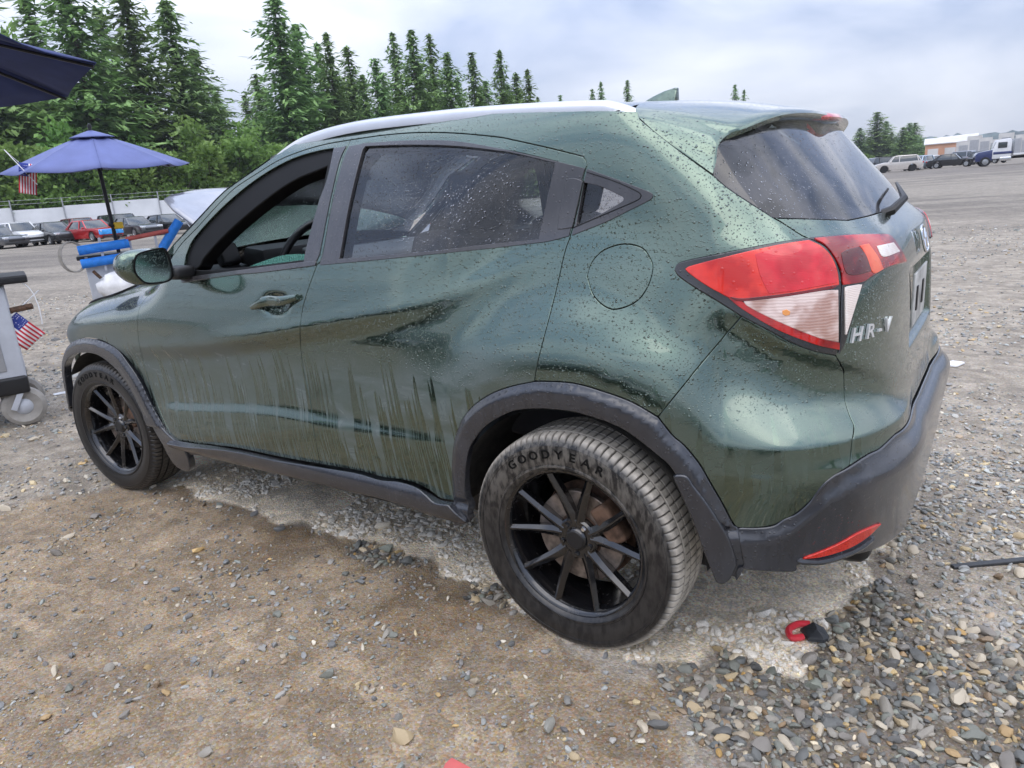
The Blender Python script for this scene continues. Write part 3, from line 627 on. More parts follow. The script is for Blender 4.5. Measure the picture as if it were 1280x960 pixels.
# ---- roof, rails, aerial fin, windscreen, hood
ZR = pch([-.09, .1, .4, .7, 1.0, 1.2, 1.3], [1.537, 1.556, 1.572, 1.578, 1.57, 1.548, 1.528])
rb = h_['RAILB']; rbx = np.argsort(rb[:, 0]); ZE = pch(rb[rbx][::4, 0], rb[rbx][::4, 1]-.006)
rows = []
for x in np.linspace(-.085, 1.27, 40):
    ze = float(ZE(x)); ye = float(pos(x, ze)[1])-.003 if x >= 0 else float(pos(0., ze)[1])-.004
    rows.append([(x, y*ye, ze+(float(ZR(x))-ze)*(1-abs(y)**2.4)) for y in np.linspace(-1, 1, 25)])
roof = grid_obj('roof', rows, M['paint_top'], car)
grid_obj('headliner', [[(a, b*.97, c-.035) for a, b, c in r] for r in rows], M['headliner'], car)
railT = [(340, 198), (380, 171), (444, 152), (549, 138), (640, 130), (741, 125), (769, 127), (800, 137)]
RB = smooth_line([hit(x, y, 1, .605) for x, y in railT], 8)
for sd in (1, -1):
    V = []; F = []; n = len(RB)
    for i, q in enumerate(RB):
        t = i/(n-1); k = min(1, t/.06+.12, (1-t)/.06+.12)
        hgt = .029*k+.004
        for dy, dz in ((-.022, -.5), (-.020, -.12), (-.010, 0), (.006, -.02), (.016, -.25), (.020, -.6), (.020, -1.1), (-.022, -1.1)):
            V.append((q[0], (q[1]+dy*(.5+.5*k))*sd, q[2]+dz*hgt))
    for i in range(n-1):
        for k in range(8): F.append((i*8+k, i*8+(k+1) % 8, (i+1)*8+(k+1) % 8, (i+1)*8+k))
    F += [tuple(range(8)), tuple(range((n-1)*8, n*8))]
    MB().add(V, F).build('roof_rail', M['silver'], car)
fin = [(.16, 1.545), (.13, 1.563), (.09, 1.580), (.05, 1.592), (.012, 1.598), (.004, 1.597), (.010, 1.545)]
V = []; F = []; n = len(fin)
for i, (x, z) in enumerate(fin):
    wd_ = .028*max(0., (1.612-z)/.07)
    V += [(x, wd_*.55+.004 if z > 1.55 else .026, z), (x, -(wd_*.55+.004) if z > 1.55 else -.026, z)]
F = [tuple(2*i for i in range(n)), tuple(2*i+1 for i in range(n))[::-1]]+[(2*i, 2*i+1, 2*((i+1) % n)+1, 2*((i+1) % n)) for i in range(n)]
MB().add(V, F).build('aerial_fin', M['paint_top'], car, bevel=.003)
wl = [pos(s, z) for s, z in h_['APIL'][::2]]
wl = [np.array((2.01, wl[0][1]+.015, 1.10))]+wl
rows = []
for q in wl:
    k = (1.5-q[2])/.42
    rows.append([(q[0]+.02+(.20-.06*k)*(1-abs(y)**2.2), y*(q[1]-.012), q[2]+.004+.035*(1-abs(y)**2)*(1-.6*k)) for y in np.linspace(-1, 1, 21)])
grid_obj('windscreen', rows, M['glass_clear'], car)
# A-pillar inner trim
for sd in (1, -1):
    MB().tube([(q[0]-.03, (q[1]-.05)*sd, q[2]-.015) for q in wl], .028, 8).build('pillar_trim', M['dash'], car)
hg = hood_gap[::-1]
YE = pch([1.9, 2.2, 2.6, 2.9, 3.05, 3.2], [.80, .765, .735, .71, .67, .55])
rows = []
for q in hg[::3]:
    ye = float(w(q[0], q[1]))-.006; x = q[0]
    rows.append([(x+.10*(1-abs(y)**2)*sm(2.6, 3.1, x), y*ye, q[1]+.002+(.012*(1-abs(y)**6)+.050*(1-abs(y)**2))) for y in np.linspace(-1, 1, 31)])
hood = grid_obj('hood', rows, M['paint'], car)
hgp = pos(hood_gap[:, 0], hood_gap[:, 1])
for sd in (1, -1): MB().tube([(a, (b+.002)*sd, c) for a, b, c in hgp], .0055, 6).build('hood_gap_shade', M['rubber'], hood)  # dark tube standing in for the shade inside the hood gap
lpp = px_hits(smooth_line(Zm(980, 520, .1876, [(60, 930), (200, 935), (320, 905), (440, 855), (545, 775)])))
lpq = pos(lpp[:, 0], lpp[:, 1])+nrm(lpp[:, 0], lpp[:, 1])*.022
for sd in (1, -1): MB().tube([(a, b*sd, c) for a, b, c in lpq], [.003]+[.009]*(len(lpq)-2)+[.003], 8).build('bumper_lip', M['cladding'], btrim)
grid_obj('cowl', [[(1.93+dx+.14*(1-y*y), y*.80, 1.10+dz) for y in np.linspace(-1, 1, 15)] for dx, dz in ((.12, -.008), (.03, -.012), (-.02, -.05))], M['black'], car)
# front end with its bumper off: dark carrier panel and crash bar behind the fender edge
fe = MB(); fe.box((2.98, 0, .62), (.10, 1.30, .42), bev=.02); fe.box((3.06, 0, .52), (.06, 1.05, .11), bev=.015)
fe.build('front_carrier', M['black'], car)
# ---- underbody, wheel liners, door cards
ub = MB(); ub.box((1.25, 0, .275), (3.3, 1.30, .10), bev=.03); ub.box((1.3, .64, .30), (1.35, .30, .09), bev=.03); ub.box((1.3, -.64, .30), (1.35, .30, .09), bev=.03); ub.box((-.55, 0, .40), (.36, 1.15, .22), bev=.05)
ub.build('underbody', M['black'], car)
for cx in (0., 2.61):
    for sd in (1, -1):
        rows = [[(cx+r*math.cos(a), y*sd, .325+r*math.sin(a)) for a in np.linspace(math.radians(4), math.radians(176), 30)] for y, r in ((.865, .405 if cx == 0 else .385), (.80, .415 if cx == 0 else .40), (.52, .415 if cx == 0 else .40), (.50, .20))]
        if cx > 1: rows = [[q for q in r[6:]] for r in rows]
        grid_obj('wheel_liner', rows, M['liner'], car)
        MB().box((cx, sd*.45, .45), (.78, .03, .5)).build('wheel_liner_back', M['black'], car)
low = lambda P: P[P[:, 1] < 1.14]
patch('door_card', inset_poly(resample(fd_poly), .02), M['interior'], fd, off=-.06, holes=[inset_poly(resample(fwin_in), -.012)], depth=0, step=.05)
patch('door_card', inset_poly(resample(rd_poly), .02), M['interior'], rd, off=-.06, holes=[inset_poly(resample(rwin), -.012)], depth=0, step=.05)
qi_poly = q_poly
patch('side_lining', inset_poly(resample(q_poly), .012), M['headliner'], car, off=-.045, holes=[inset_poly(resample(qwin), -.01)], depth=0, step=.05)
# cargo side and rear inner trim
inn = MB(); inn.box((-.30, 0, .62), (.72, 1.35, .06)); inn.box((-.02, 0, .50), (.10, 1.3, .3)); inn.build('cargo_floor', M['interior'], car)
# ---- seats, dash, steering wheel
def seat(cx, cy, wid, name, head=True):
    b = MB(); b.box((cx+.02, cy, .60), (.50, wid, .16), bev=.06); s_ = b.build('seat_cushion' if name == 'bench' else 'front_seat', M['interior'], car)
    tilt = roty(math.radians(-17 if head else -22))
    k = MB(); k.box((cx-.27, cy, .90), (.15, wid*.96, .60), tilt, bev=.06); k.build('backrest', M['interior'], s_)
    for hy in ((cy,) if name != 'bench' else (-.40, 0., .40)):
        hd = MB(); hd.box((cx-.40, hy, 1.285), (.11, .27, .20), tilt, bev=.05); hd.build('headrest', M['interior'], s_)
        for dy in (.05, -.05): MB().tube([(cx-.375, hy+dy, 1.1), (cx-.40, hy+dy, 1.25)], .007).build('headrest_post', M['black'], s_)
seat(1.00, .37, .52, 'front'); seat(1.00, -.37, .52, 'front'); seat(.12, 0, 1.25, 'bench', False)
ds = MB(); ds.ngon_prism([(2.05, -.75, .70), (2.05, -.75, 1.085), (1.80, -.75, 1.095), (1.66, -.75, 1.05), (1.60, -.75, .95), (1.68, -.75, .70)], (0, 1.5, 0))
dsh = ds.build('dashboard', M['dash'], car, bevel=.02)
hd = MB(); hd.ngon_prism([(1.78, .18, 1.09), (1.72, .18, 1.165), (1.60, .18, 1.15), (1.58, .18, 1.06)], (0, .38, 0)); hd.build('instrument_hood', M['black'], dsh, bevel=.02)
sw = MB(); c0 = np.array((1.50, .37, 1.075)); ax = roty(math.radians(66))
pts = [c0+ax@np.array((.185*math.cos(a), .185*math.sin(a), 0)) for a in np.linspace(0, 2*math.pi, 41)]
sw.tube(pts, .016, 10, False)
for a in (0, math.pi*.5, math.pi, math.pi*1.5)[:4]:
    if abs(a-math.pi) < .1: continue
    sw.tube([c0, c0+ax@np.array((.18*math.cos(a), .18*math.sin(a), 0))], .017, 6)
sw.box(c0, (.14, .15, .05), ax, bev=.02); sw.tube([c0, c0+np.array((.2, 0, -.09))], .03)
swo = sw.build('steering_wheel', M['black'], car); MB().tube([c0+ax@np.array((-.03, 0, -.035)), c0+ax@np.array((-.12, 0, -.03))], .006).build('wheel_badge_bar', M['chrome'], swo)
vz = MB(); vz.box((1.30, .38, 1.455), (.15, .42, .02), roty(math.radians(30)), bev=.008); vz.build('sun_visor', M['interior'], car)
ph = MB(); pc = hit(284, 316, 1, .60); ph.box(pc+np.array((0, 0, -.01)), (.05, .09, .09), roty(.4), bev=.01); ph.box(pc+np.array((.03, 0, .05)), (.03, .10, .03), roty(.4), bev=.006); ph.tube([pc+np.array((0, 0, .03)), pc+np.array((.12, .02, .09))], .012); ph.build('phone_mount', M['black'], car)
MB().box((1.62, 0, 1.44), (.03, .24, .07), roty(.3), bev=.012).build('rear_view_mirror', M['black'], car)
# ---- door mirrors
MX = 1.70
hs = [hit(x, y, 0, MX) for x, y in Zm(140, 290, .078125, [(150, 530), (170, 420), (240, 340), (400, 285), (600, 262), (860, 250), (920, 280), (960, 400), (990, 540), (1000, 700), (960, 770), (850, 830), (650, 860), (450, 840), (300, 760), (180, 640)])]
hs = smooth_line(hs+[hs[0]], 3)[:-1]; hc = hs.mean(0)
gs = [hit(x, y, 0, MX-.006) for x, y in Zm(140, 290, .078125, [(385, 540), (400, 440), (450, 370), (600, 320), (800, 285), (855, 320), (905, 430), (948, 600), (942, 700), (880, 770), (700, 800), (560, 795), (470, 730), (400, 640)])]
gs = smooth_line(gs+[gs[0]], 3)[:-1]; gc = gs.mean(0)
# the mirror's own drooping head: body ahead of the rim, tapering forward
m_ = Mt('mirror_glass'); dd = m_.drops(150, .25, .5, .9); d2 = m_.drops(90, .2, .45, .7); nb_ = m_.bump(m_.math('MAXIMUM', dd, d2), .35, .0010)
M['mirror'] = m_.done(m_.bsdf(base=(.62, .80, .75, 1), metal=1., rough=.16, normal=nb_))
def by_angle(P, c, n=56):
    """outline resampled at even angles about c (in the y-z plane)"""
    out_ = []; Q = np.vstack([P, P[:1]])
    for t in np.arange(n)*2*math.pi/n:
        dy, dz_ = math.cos(t), math.sin(t); best = .0
        for a_, b_ in zip(Q[:-1], Q[1:]):
            ex, ez = b_[1]-a_[1], b_[2]-a_[2]; det = dy*ez-dz_*ex
            if abs(det) < 1e-12: continue
            rx, rz_ = a_[1]-c[1], a_[2]-c[2]; r_ = (rx*ez-rz_*ex)/det; u_ = (rx*dz_-rz_*dy)/det
            if r_ > 0 and -1e-6 <= u_ <= 1+1e-6: best = max(best, r_)
        out_.append((dy*best, dz_*best))
    return np.array(out_)
go = by_angle(gs, gc); ho = by_angle(hs, gc)
for sd in (1, -1):
    fl = np.array([1, sd, 1]); ring = lambda O, k, x: [np.array((x, gc[1]+q[0]*k, gc[2]+q[1]*k))*fl for q in np.vstack([O, O[:1]])]
    rows = [ring(go, 1.06, MX), ring(np.minimum(go*1.12, 9), 1., MX-.002), ring(go*.4+ho*.6, 1., MX+.006), ring(ho, 1., MX+.022), ring(ho, 1.01, MX+.045), ring(ho, .95, MX+.075), ring(ho, .80, MX+.11), ring(ho, .52, MX+.14), ring(ho, .2, MX+.157), ring(ho, .01, MX+.16)]
    mo = grid_obj('door_mirror', rows, M['paint_top'], car, sd > 0)
    grid_obj('mirror_bezel', [ring(go, 1.14, MX+.001), ring(go, 1.13, MX-.005), ring(go, 1.04, MX-.005), ring(go, 1.0, MX+.004)], M['rubber'], mo, sd > 0)
    n_ = len(go); V = [q for q in ring(go, 1.02, MX+.001)[:-1]]; mesh_obj('mirror_glass', np.array(V), [tuple(range(n_))], M['mirror'], mo, False)
    MB().box(((1.745, sd*.862, 1.095)), (.13, .09, .05), rotz(0), bev=.02).build('mirror_foot', M['black'], mo)
sail = px_hits(Zm(140, 290, .078125, [(955, 360), (1180, 120), (1060, 560), (1030, 740), (985, 740)]))
# ---- front door handle: a bar over a scooped bowl
hp = px_hits([(317, 384), (330, 379), (345, 376.5), (360, 374), (374, 371.5)])
HPp = pos(hp[:, 0], hp[:, 1])+nrm(hp[:, 0], hp[:, 1])*np.array([.006, .024, .030, .026, .008])[:, None]
HPp = smooth_line(HPp, 5)
for sd, pd in ((1, fd[0]), (-1, fd[1])):
    V = []; F = []; n = len(HPp); m = 12
    for i, q in enumerate(HPp):
        t = i/(n-1); rz_ = .017*math.sin(math.pi*min(max(t*.86+.07, 0), 1))**.5+.002; ry = .010
        for k in range(m):
            a = 2*math.pi*k/m; V.append((q[0], (q[1]+ry*math.cos(a))*sd, q[2]+rz_*math.sin(a)))
    for i in range(n-1):
        for k in range(m): F.append((i*m+k, i*m+(k+1) % m, (i+1)*m+(k+1) % m, (i+1)*m+k))
    F += [tuple(range(m)), tuple(range((n-1)*m, n*m))]
    MB().add(V, F).build('door_handle', M['paint_top'], pd)
    kp = px_hits([(359, 374)]); kq = pos(kp[:, 0], kp[:, 1])[0]+np.array((0, .036, 0)); kq[1] *= sd
    MB().lathe([(.0075, -.002), (.0075, .001), (.0, .001)], kq, 'y', 16, sd).build('keyhole', M['chrome'], pd)
# ---- mud flaps
fl_ = px_hits(smooth_line(Zm(820, 540, .2083, [(128, 248), (190, 255), (230, 310), (300, 400), (370, 510), (430, 620), (460, 720), (470, 770)])))
fl2 = px_hits(smooth_line(Zm(820, 540, .2083, [(470, 770), (430, 850), (380, 865), (350, 800), (300, 670), (250, 520), (190, 380), (128, 248)])))
patch('mud_flap', np.vstack([fl_, fl2]), M['cladding'], car, off=.026, inset=0, depth=.03, lip=.006, step=.02)
ffl = np.array([(2.225, .46), (2.17, .40), (2.12, .33), (2.09, .25), (2.05, .215), (1.97, .215), (1.94, .27), (1.95, .33), (2.03, .37), (2.10, .41), (2.16, .50)])
patch('mud_flap', smooth_line(np.vstack([ffl, ffl[:1]]), 4)[:-1], M['cladding'], car, off=.012, inset=0, depth=.03, lip=.006, step=.02)
# ---- wheels
def tyre_mesh():
    n = 540; half = [(.222, .080), (.226, .092), (.238, .100), (.2385, .1035), (.2435, .1035), (.245, .1005), (.262, .1055), (.280, .1072), (.295, .1058), (.2955, .1075), (.303, .1068), (.3035, .1045), (.312, .1015), (.320, .0965), (.3265, .0895), (.3295, .083)]
    tread = [(.331, .075), (.3322, .066), (.3325, .0625), (.3255, .0615), (.3255, .0555), (.3328, .0545), (.3336, .042), (.334, .0265), (.327, .0255), (.327, .0195), (.3342, .0185), (.3345, .006)]
    prof = half+tread; prof = prof+[(r, -y) for r, y in prof[::-1]]; m = len(prof); dust = []
    V = np.zeros((m, n, 3)); D = np.zeros((m, n)); G_ = np.arange(n)*2*math.pi/n
    for i, (r, y) in enumerate(prof):
        rr_ = np.full(n, r); k = np.arange(n); ay = abs(y)
        is_g = (r < .3285 and ay < .0635)
        if .0625 <= ay <= .098 and r > .315: rr_ = np.where(k % 6 == (0 if y > 0 else 2), r-.0065, r)
        elif ay < .0545 and not is_g: rr_ = np.where(k % 6 == 4, r-.0030, r)
        D[i] = np.where(is_g, .05, np.clip((r-.314)/.012, 0, 1)*np.where(rr_ < r-.001, .12, 1))
        V[i] = np.stack([rr_*np.cos(G_), np.full(n, y), rr_*np.sin(G_)], 1)
    i, j = np.meshgrid(np.arange(m-1), np.arange(n), indexing='ij'); a = i*n+j; b = i*n+(j+1) % n
    F = np.stack([a.ravel(), (a+n).ravel(), (b+n).ravel(), b.ravel()], 1)
    return V.reshape(-1, 3), F, D.ravel()
TV, TF, TD = tyre_mesh()
def tyre_mat(name, dustcol, amt):
    m = Mt(name); at = m.n('Attribute', attribute_name='dust').outputs['Fac']; p = m.pos()
    nz = m.noise(p, 24, 5, .65); st = m.noise(m.pos((1, 1, .35)), 80, 5)
    d = m.math('MULTIPLY', at, m.math('MULTIPLY_ADD', m.rng(nz, .25, .6), .5, .5))
    so_ = m.n('SeparateXYZ', {0: p}); side = m.math('MULTIPLY', m.rng(st, .36, .62), m.rng(so_.outputs[2], -.05, .26, .03, .20))
    f = m.math('MULTIPLY', m.math('MAXIMUM', m.math('MULTIPLY', d, amt), side), 1., clamp=True)
    col = m.mix(f, (.012, .012, .013, 1), dustcol)
    return m.done(m.bsdf(base=col, rough=m.math('MULTIPLY_ADD', f, .55, .28, clamp=True), normal=m.bump(m.noise(p, 400, 2), .4, .0008)))
M['tyre_rear'] = tyre_mat('dusty_tyre', (.60, .55, .47, 1), .96); M['tyre_front'] = tyre_mat('wet_tyre', (.13, .115, .095, 1), .45)
mr = Mt('wheel_black'); pr_ = mr.pos(); dn = mr.noise(pr_, 30, 5, .65)
M['wheel'] = mr.done(mr.bsdf(base=mr.mix(mr.rng(dn, .56, .80), (.008, .008, .009, 1), (.06, .052, .045, 1)), rough=mr.rng(dn, .5, .8, .14, .5), metal=.2, coat=.9, coatr=.1))
M['rust'] = simple('rusty_iron', (.105, .062, .040), .8, .3, .001, 200, .6, 30)
M['disc'] = simple('brake_disc', (.26, .22, .19), .5, .8, var=.35, vscale=40)
def text_mesh(txt, size, depth, bold=0.):
    cu = bpy.data.curves.new('t', 'FONT'); cu.body = txt; cu.size = size; cu.extrude = depth; cu.align_x = 'CENTER'; cu.resolution_u = 3; cu.offset = bold
    o = bpy.data.objects.new('t', cu); COL.objects.link(o); dg = bpy.context.evaluated_depsgraph_get(); me = bpy.data.meshes.new_from_object(o.evaluated_get(dg))
    V = np.array([v.co[:] for v in me.vertices]) if len(me.vertices) else np.zeros((0, 3)); F = [tuple(p.vertices) for p in me.polygons]
    bpy.data.objects.remove(o); bpy.data.meshes.remove(me); return V, F
def make_wheel(tyre_m, spin):
    b = MB()
    b.lathe([(.2255, .083), (.2275, .088), (.226, .092), (.221, .090), (.214, .083), (.210, .070), (.205, .040), (.198, .0), (.198, -.07), (.21, -.085), (.224, -.088)], (0, 0, 0), 'y', 96)
    b.lathe([(.0, .058), (.030, .058), (.034, .054), (.036, .050), (.058, .052), (.064, .046), (.066, .030), (.06, .0), (.0, .0)], (0, 0, 0), 'y', 48)
    for k in range(10):
        a = spin+k*math.pi/5; lean = math.radians(7.0)*(1 if k % 2 else -1)
        st = []
        for r, wd_, y, dp, ln in ((.048, .0190, .051, .030, 1.25), (.075, .0170, .054, .032, 1.), (.11, .0145, .060, .034, .62), (.15, .0128, .067, .034, .3), (.19, .0115, .074, .032, .06), (.216, .0118, .079, .030, -.02)):
            g = a+lean*ln
            er = np.array((-math.sin(g), 0, math.cos(g))); et = np.array((math.cos(g), 0, math.sin(g))); c = er*r
            st.append([c-et*wd_+np.array((0, y-.007, 0)), c-et*wd_*.22+np.array((0, y+.002, 0)), c+et*wd_*.10+np.array((0, y+.002, 0)), c+et*wd_+np.array((0, y-.007, 0)), c+et*wd_*.7+np.array((0, y-dp, 0)), c-et*wd_*.7+np.array((0, y-dp, 0))])
        V = [q for s_ in st for q in s_]; F = [(i*6+j, i*6+(j+1) % 6, (i+1)*6+(j+1) % 6, (i+1)*6+j) for i in range(len(st)-1) for j in range(6)]
        b.add(V, F)
    rim = b.build('wheel', M['wheel'], car, sharp=28)
    ty = mesh_obj('tyre', TV, TF, tyre_m, rim, True, attrs={'dust': ('FLOAT', TD)}); ty.data.set_sharp_from_angle(angle=math.radians(40))
    for k in range(5):
        a = spin+k*2*math.pi/5+math.pi/5*.5; c = (-math.sin(a)*.047, 0, math.cos(a)*.047)
        MB().lathe([(.0, .058), (.006, .058), (.0085, .055), (.0085, .045), (.011, .044)], c, 'y', 6).build('lug_nut', M['chrome' if k == 0 else 'wheel'], rim)
    MB().lathe([(.0, .061), (.026, .061), (.029, .058), (.029, .05)], (0, 0, 0), 'y', 32).build('centre_cap', M['black'], rim)
    MB().lathe([(.07, .028), (.138, .028), (.140, .026), (.140, .008), (.07, .008)], (0, 0, 0), 'y', 64).build('brake_disc', M['disc'], rim)
    MB().lathe([(.0, .030), (.070, .030), (.076, .02), (.076, -.02), (.15, -.03), (.15, -.04)], (0, 0, 0), 'y', 48).build('brake_hub', M['rust'], rim)
    cal = MB(); cal.box((-.105, .02, .065), (.06, .07, .12), roty(math.radians(35)), bev=.012); cal.build('brake_caliper', M['rust'], rim)
    # raised lettering on the side wall
    for txt, mid, sz, inv in (('GOODYEAR', -6, .034, 0),):
        for i, ch in enumerate(txt):
            V, F = text_mesh(ch, sz, .0010, .0007)
            if not len(V): continue
            a = math.radians(mid-(i-(len(txt)-1)/2)*-9.6)-0
            g = math.radians(90-mid)+math.radians(((len(txt)-1)/2-i)*-9.6)*-1
            g = math.radians(90+mid)+math.radians(((len(txt)-1)/2-i)*-8.8)
            er = np.array((math.cos(g), 0, math.sin(g))); et = np.array((math.sin(g), 0, -math.cos(g)))*-1
            P = er[None]*(.268+V[:, 1:2])+et[None]*V[:, :1]*1.15+np.array((0, .1082, 0))[None]+V[:, 2:3]*np.array((0, 1., 0))[None]
            MB().add(P, F).build('sidewall_letter', M['rubber'], rim, False)
    return rim
def place_wheel(wh, x, sd, steer=0.):
    wh.location = (x, sd*.770, .325); wh.rotation_euler = (0, 0, steer+(math.pi if sd < 0 else 0)); return wh
wr = make_wheel(M['tyre_rear'], math.radians(17.57)); place_wheel(wr, 0, 1)
wf = make_wheel(M['tyre_front'], math.radians(4)); place_wheel(wf, 2.61, 1, math.radians(5))
place_wheel(copy_tree(wr, car), 0, -1); place_wheel(copy_tree(wf, car), 2.61, -1, math.radians(5))
# ---- badges, plate, wiper
def on_body(V, F, s0, z0, name, mat, parent, off=.004, shear=0., sx=1.):
    """flat lettering laid on the body: x along the surface, y up"""
    p0 = pos(s0, z0); n0 = nrm(np.array(s0), np.array(z0)); tx = pos(s0-.01, z0)-pos(s0+.01, z0); tx /= np.linalg.norm(tx)
    up = np.cross(n0, tx); up *= np.sign(up[2]); P = p0+n0*off+tx*((V[:, :1]*sx+shear*V[:, 1:2]))+up*V[:, 1:2]+n0*V[:, 2:3]
    return MB().add(P, F).build(name, mat, parent, False)
bs = px_hits([(1090, 411)])[0]
for i, (ch, dx) in enumerate((('H', -.058), ('R', -.016), ('-', .020), ('V', .054))):
    V, F = text_mesh(ch, .047, .003, .0007); on_body(V, F, bs[0]-dx/.76, bs[1]-.018, 'badge_letter', M['badge'], tailgate, .004, .34, 1.18)
em = MB(); ring = [(.046*math.copysign(abs(math.cos(a))**.6, math.cos(a))*(1+.10*math.sin(a)), .038*math.copysign(abs(math.sin(a))**.6, math.sin(a)), 0) for a in np.linspace(0, 2*math.pi, 33)]
em.tube(ring, .0038, 6, False); em.tube([(-.026, .028, 0), (-.018, 0, 0), (-.024, -.028, 0)], .004, 6); em.tube([(.026, .028, 0), (.018, 0, 0), (.024, -.028, 0)], .004, 6); em.tube([(-.018, 0, 0), (.018, 0, 0)], .005, 6)
V = np.array(em.v); on_body(V, em.f, -math.pi/2, 1.083, 'emblem', M['chrome'], tailgate, .010)
M['plate'] = simple('licence_plate', (.44, .44, .42), .5, .2, var=.4, vscale=14)
pl = MB(); pl.box((-.742, .0, .925), (.006, .305, .152), bev=.002); plo = pl.build('licence_plate', M['plate'], tailgate)
pl = MB()
for y in (.09, -.05): pl.box((-.7465, y, .925), (.004, .028, .07), bev=.001)
pl.build('plate_characters', M['black'], tailgate)
wb = hit(1100, 264, 1, .20)
wi = MB(); wi.tube([wb+np.array((.012, .0, -.012)), wb+np.array((-.028, -.01, .0)), wb+np.array((-.050, -.06, .028)), wb+np.array((-.02, -.20, .05)), wb+np.array((.02, -.45, .06))], [.012, .013, .010, .006, .004], 8); wi.build('rear_wiper', M['black'], tailgate)
# ================================================================== ground: packed dirt, gravel, loose stones
def hash2(ix, iy, sd):
    h = (ix.astype(np.int64)*374761393+iy.astype(np.int64)*668265263+sd*2147483647) & 0xffffffff
    h = ((h ^ (h >> 13))*1274126177) & 0xffffffff; return ((h ^ (h >> 16)) & 0xffff)/65535.
def vnoise(x, y, sd=0):
    ix, iy = np.floor(x), np.floor(y); fx, fy = x-ix, y-iy; fx = fx*fx*(3-2*fx); fy = fy*fy*(3-2*fy)
    a, b, c, d = hash2(ix, iy, sd), hash2(ix+1, iy, sd), hash2(ix, iy+1, sd), hash2(ix+1, iy+1, sd)
    return a+(b-a)*fx+(c-a)*fy+(a-b-c+d)*fx*fy
def fbm(x, y, sd=0, o=4):
    v = 0; amp = .5; tot = 0
    for k in range(o): v = v+amp*vnoise(x*2**k+k*17.3, y*2**k-k*9.1, sd+k); tot += amp; amp *= .5
    return v/tot
def gpoly(px): return np.array([hit(x, y, 2, 0.)[:2] for x, y in px])
def soft_in(P, x, y, wob=.12, soft=.06, sd=3):
    """1 inside a ground polygon, wobbly soft edge"""
    X = x+(fbm(x*7, y*7, sd, 4)-.5)*wob*2; Y = y+(fbm(x*7+31, y*7, sd+5, 4)-.5)*wob*2
    return inside(P, np.stack([X, Y], 1)).astype(float)
DIRT = np.vstack([gpoly([(-200, 690), (0, 640), (60, 622), (150, 612), (230, 606), (300, 608), (330, 640), (420, 662), (520, 700), (640, 705), (690, 790), (790, 838), (868, 850), (850, 960)]), [(-.9, 2.0), (1.0, 3.2), (3, 3.2)]])
DRY1 = gpoly([(308, 604), (318, 628), (345, 640), (420, 652), (470, 672), (522, 694), (560, 694), (618, 676), (660, 640), (560, 590), (400, 540), (300, 540), (240, 560)])
DRY2 = gpoly([(636, 752), (690, 797), (790, 835), (868, 830), (905, 795), (985, 768), (1048, 715), (1010, 690), (960, 640), (800, 690), (700, 720)])
UNDER = np.array([(-.62, .72), (-.72, -.75), (3.0, -.8), (3.0, .72)])
FTYRE = gpoly([(120, 560), (170, 612), (250, 600), (240, 570)])
PEB = np.vstack([gpoly([(872, 960), (862, 880), (900, 800), (950, 745), (1040, 722), (1130, 745), (1210, 790), (1280, 800), (1380, 840)]), [(-1.9, .9), (-1.2, 1.25)]])
PEB2 = gpoly([(430, 690), (470, 665), (520, 690), (525, 702), (470, 712)]); PEB3 = gpoly([(580, 705), (620, 665), (650, 720), (640, 760), (590, 750)])
WET1 = gpoly([(300, 640), (380, 640), (470, 690), (560, 720), (640, 780), (560, 800), (420, 780), (330, 720)])
def fields(x, y):
    dirt = soft_in(DIRT, x, y, .10, sd=3); dry = np.maximum.reduce([soft_in(DRY1, x, y, .035, sd=11), soft_in(DRY2, x, y, .05, sd=12), soft_in(UNDER, x, y, .08, sd=14), soft_in(FTYRE, x, y, .05, sd=15)])
    peb = np.maximum.reduce([soft_in(PEB, x, y, .26, sd=13), soft_in(PEB2, x, y, .04, sd=23), soft_in(PEB3, x, y, .05, sd=24)])*(1-dry)
    dirt = dirt*(1-dry)*(1-peb)
    r = np.hypot(x-CAMP[0], y-CAMP[1])
    n = fbm(x*1.1, y*1.1, 31, 4); ang = x*.95+y*.3; band = fbm(ang*.22, (y*.95-x*.3)*.9, 37, 4)
    grav = (1-dirt)*np.clip((n-.36)/.16, .12, 1)
    grav = np.where(dry > .5, np.clip((fbm(x*4, y*4, 39, 3)-.42)/.10, .0, 1)*.9, grav); grav = np.where(peb > .5, 1., grav)
    wet = np.clip((fbm(x*2.1, y*2.1, 41, 4)-.50)/.10, 0, 1)*dirt*(.4+.6*soft_in(WET1, x, y, .2, sd=16)); 
    return dirt, dry, peb, grav, wet, band, r
def gheight(x, y):
    r = np.hypot(x-.8, y); base = (fbm(x*1.3, y*1.3, 51, 3)-.5)*.035+(fbm(x*9, y*9, 53, 3)-.5)*.010
    k = np.ones_like(x)
    for wx in (0., 2.61):
        for wy in (.77, -.77): k = k*np.clip(np.hypot(x-wx, y-wy)/.35, .05, 1)
    return base*k*np.clip(40/np.maximum(r, 40), 0, 1)
NA, NR = 640, 520
rad = .25*np.exp(np.linspace(0, math.log(1500/.25), NR)); ang = np.linspace(0, 2*math.pi, NA, endpoint=False)
RRg, AAg = np.meshgrid(rad, ang, indexing='ij'); gxx = (CAMP[0]+RRg*np.cos(AAg)).ravel(); gyy = (CAMP[1]+RRg*np.sin(AAg)).ravel()
dirt, dry, peb, grav, wet, band, rr_g = fields(gxx, gyy)
C = np.array([.292, .224, .150])[None]*np.ones((len(gxx), 1))
n1_ = fbm(gxx*5, gyy*5, 61, 4)[:, None]; n2_ = fbm(gxx*.5, gyy*.5, 63, 4)[:, None]
gravel_c = np.array([.20, .176, .144])*(1-n1_)+np.array([.41, .365, .30])*n1_
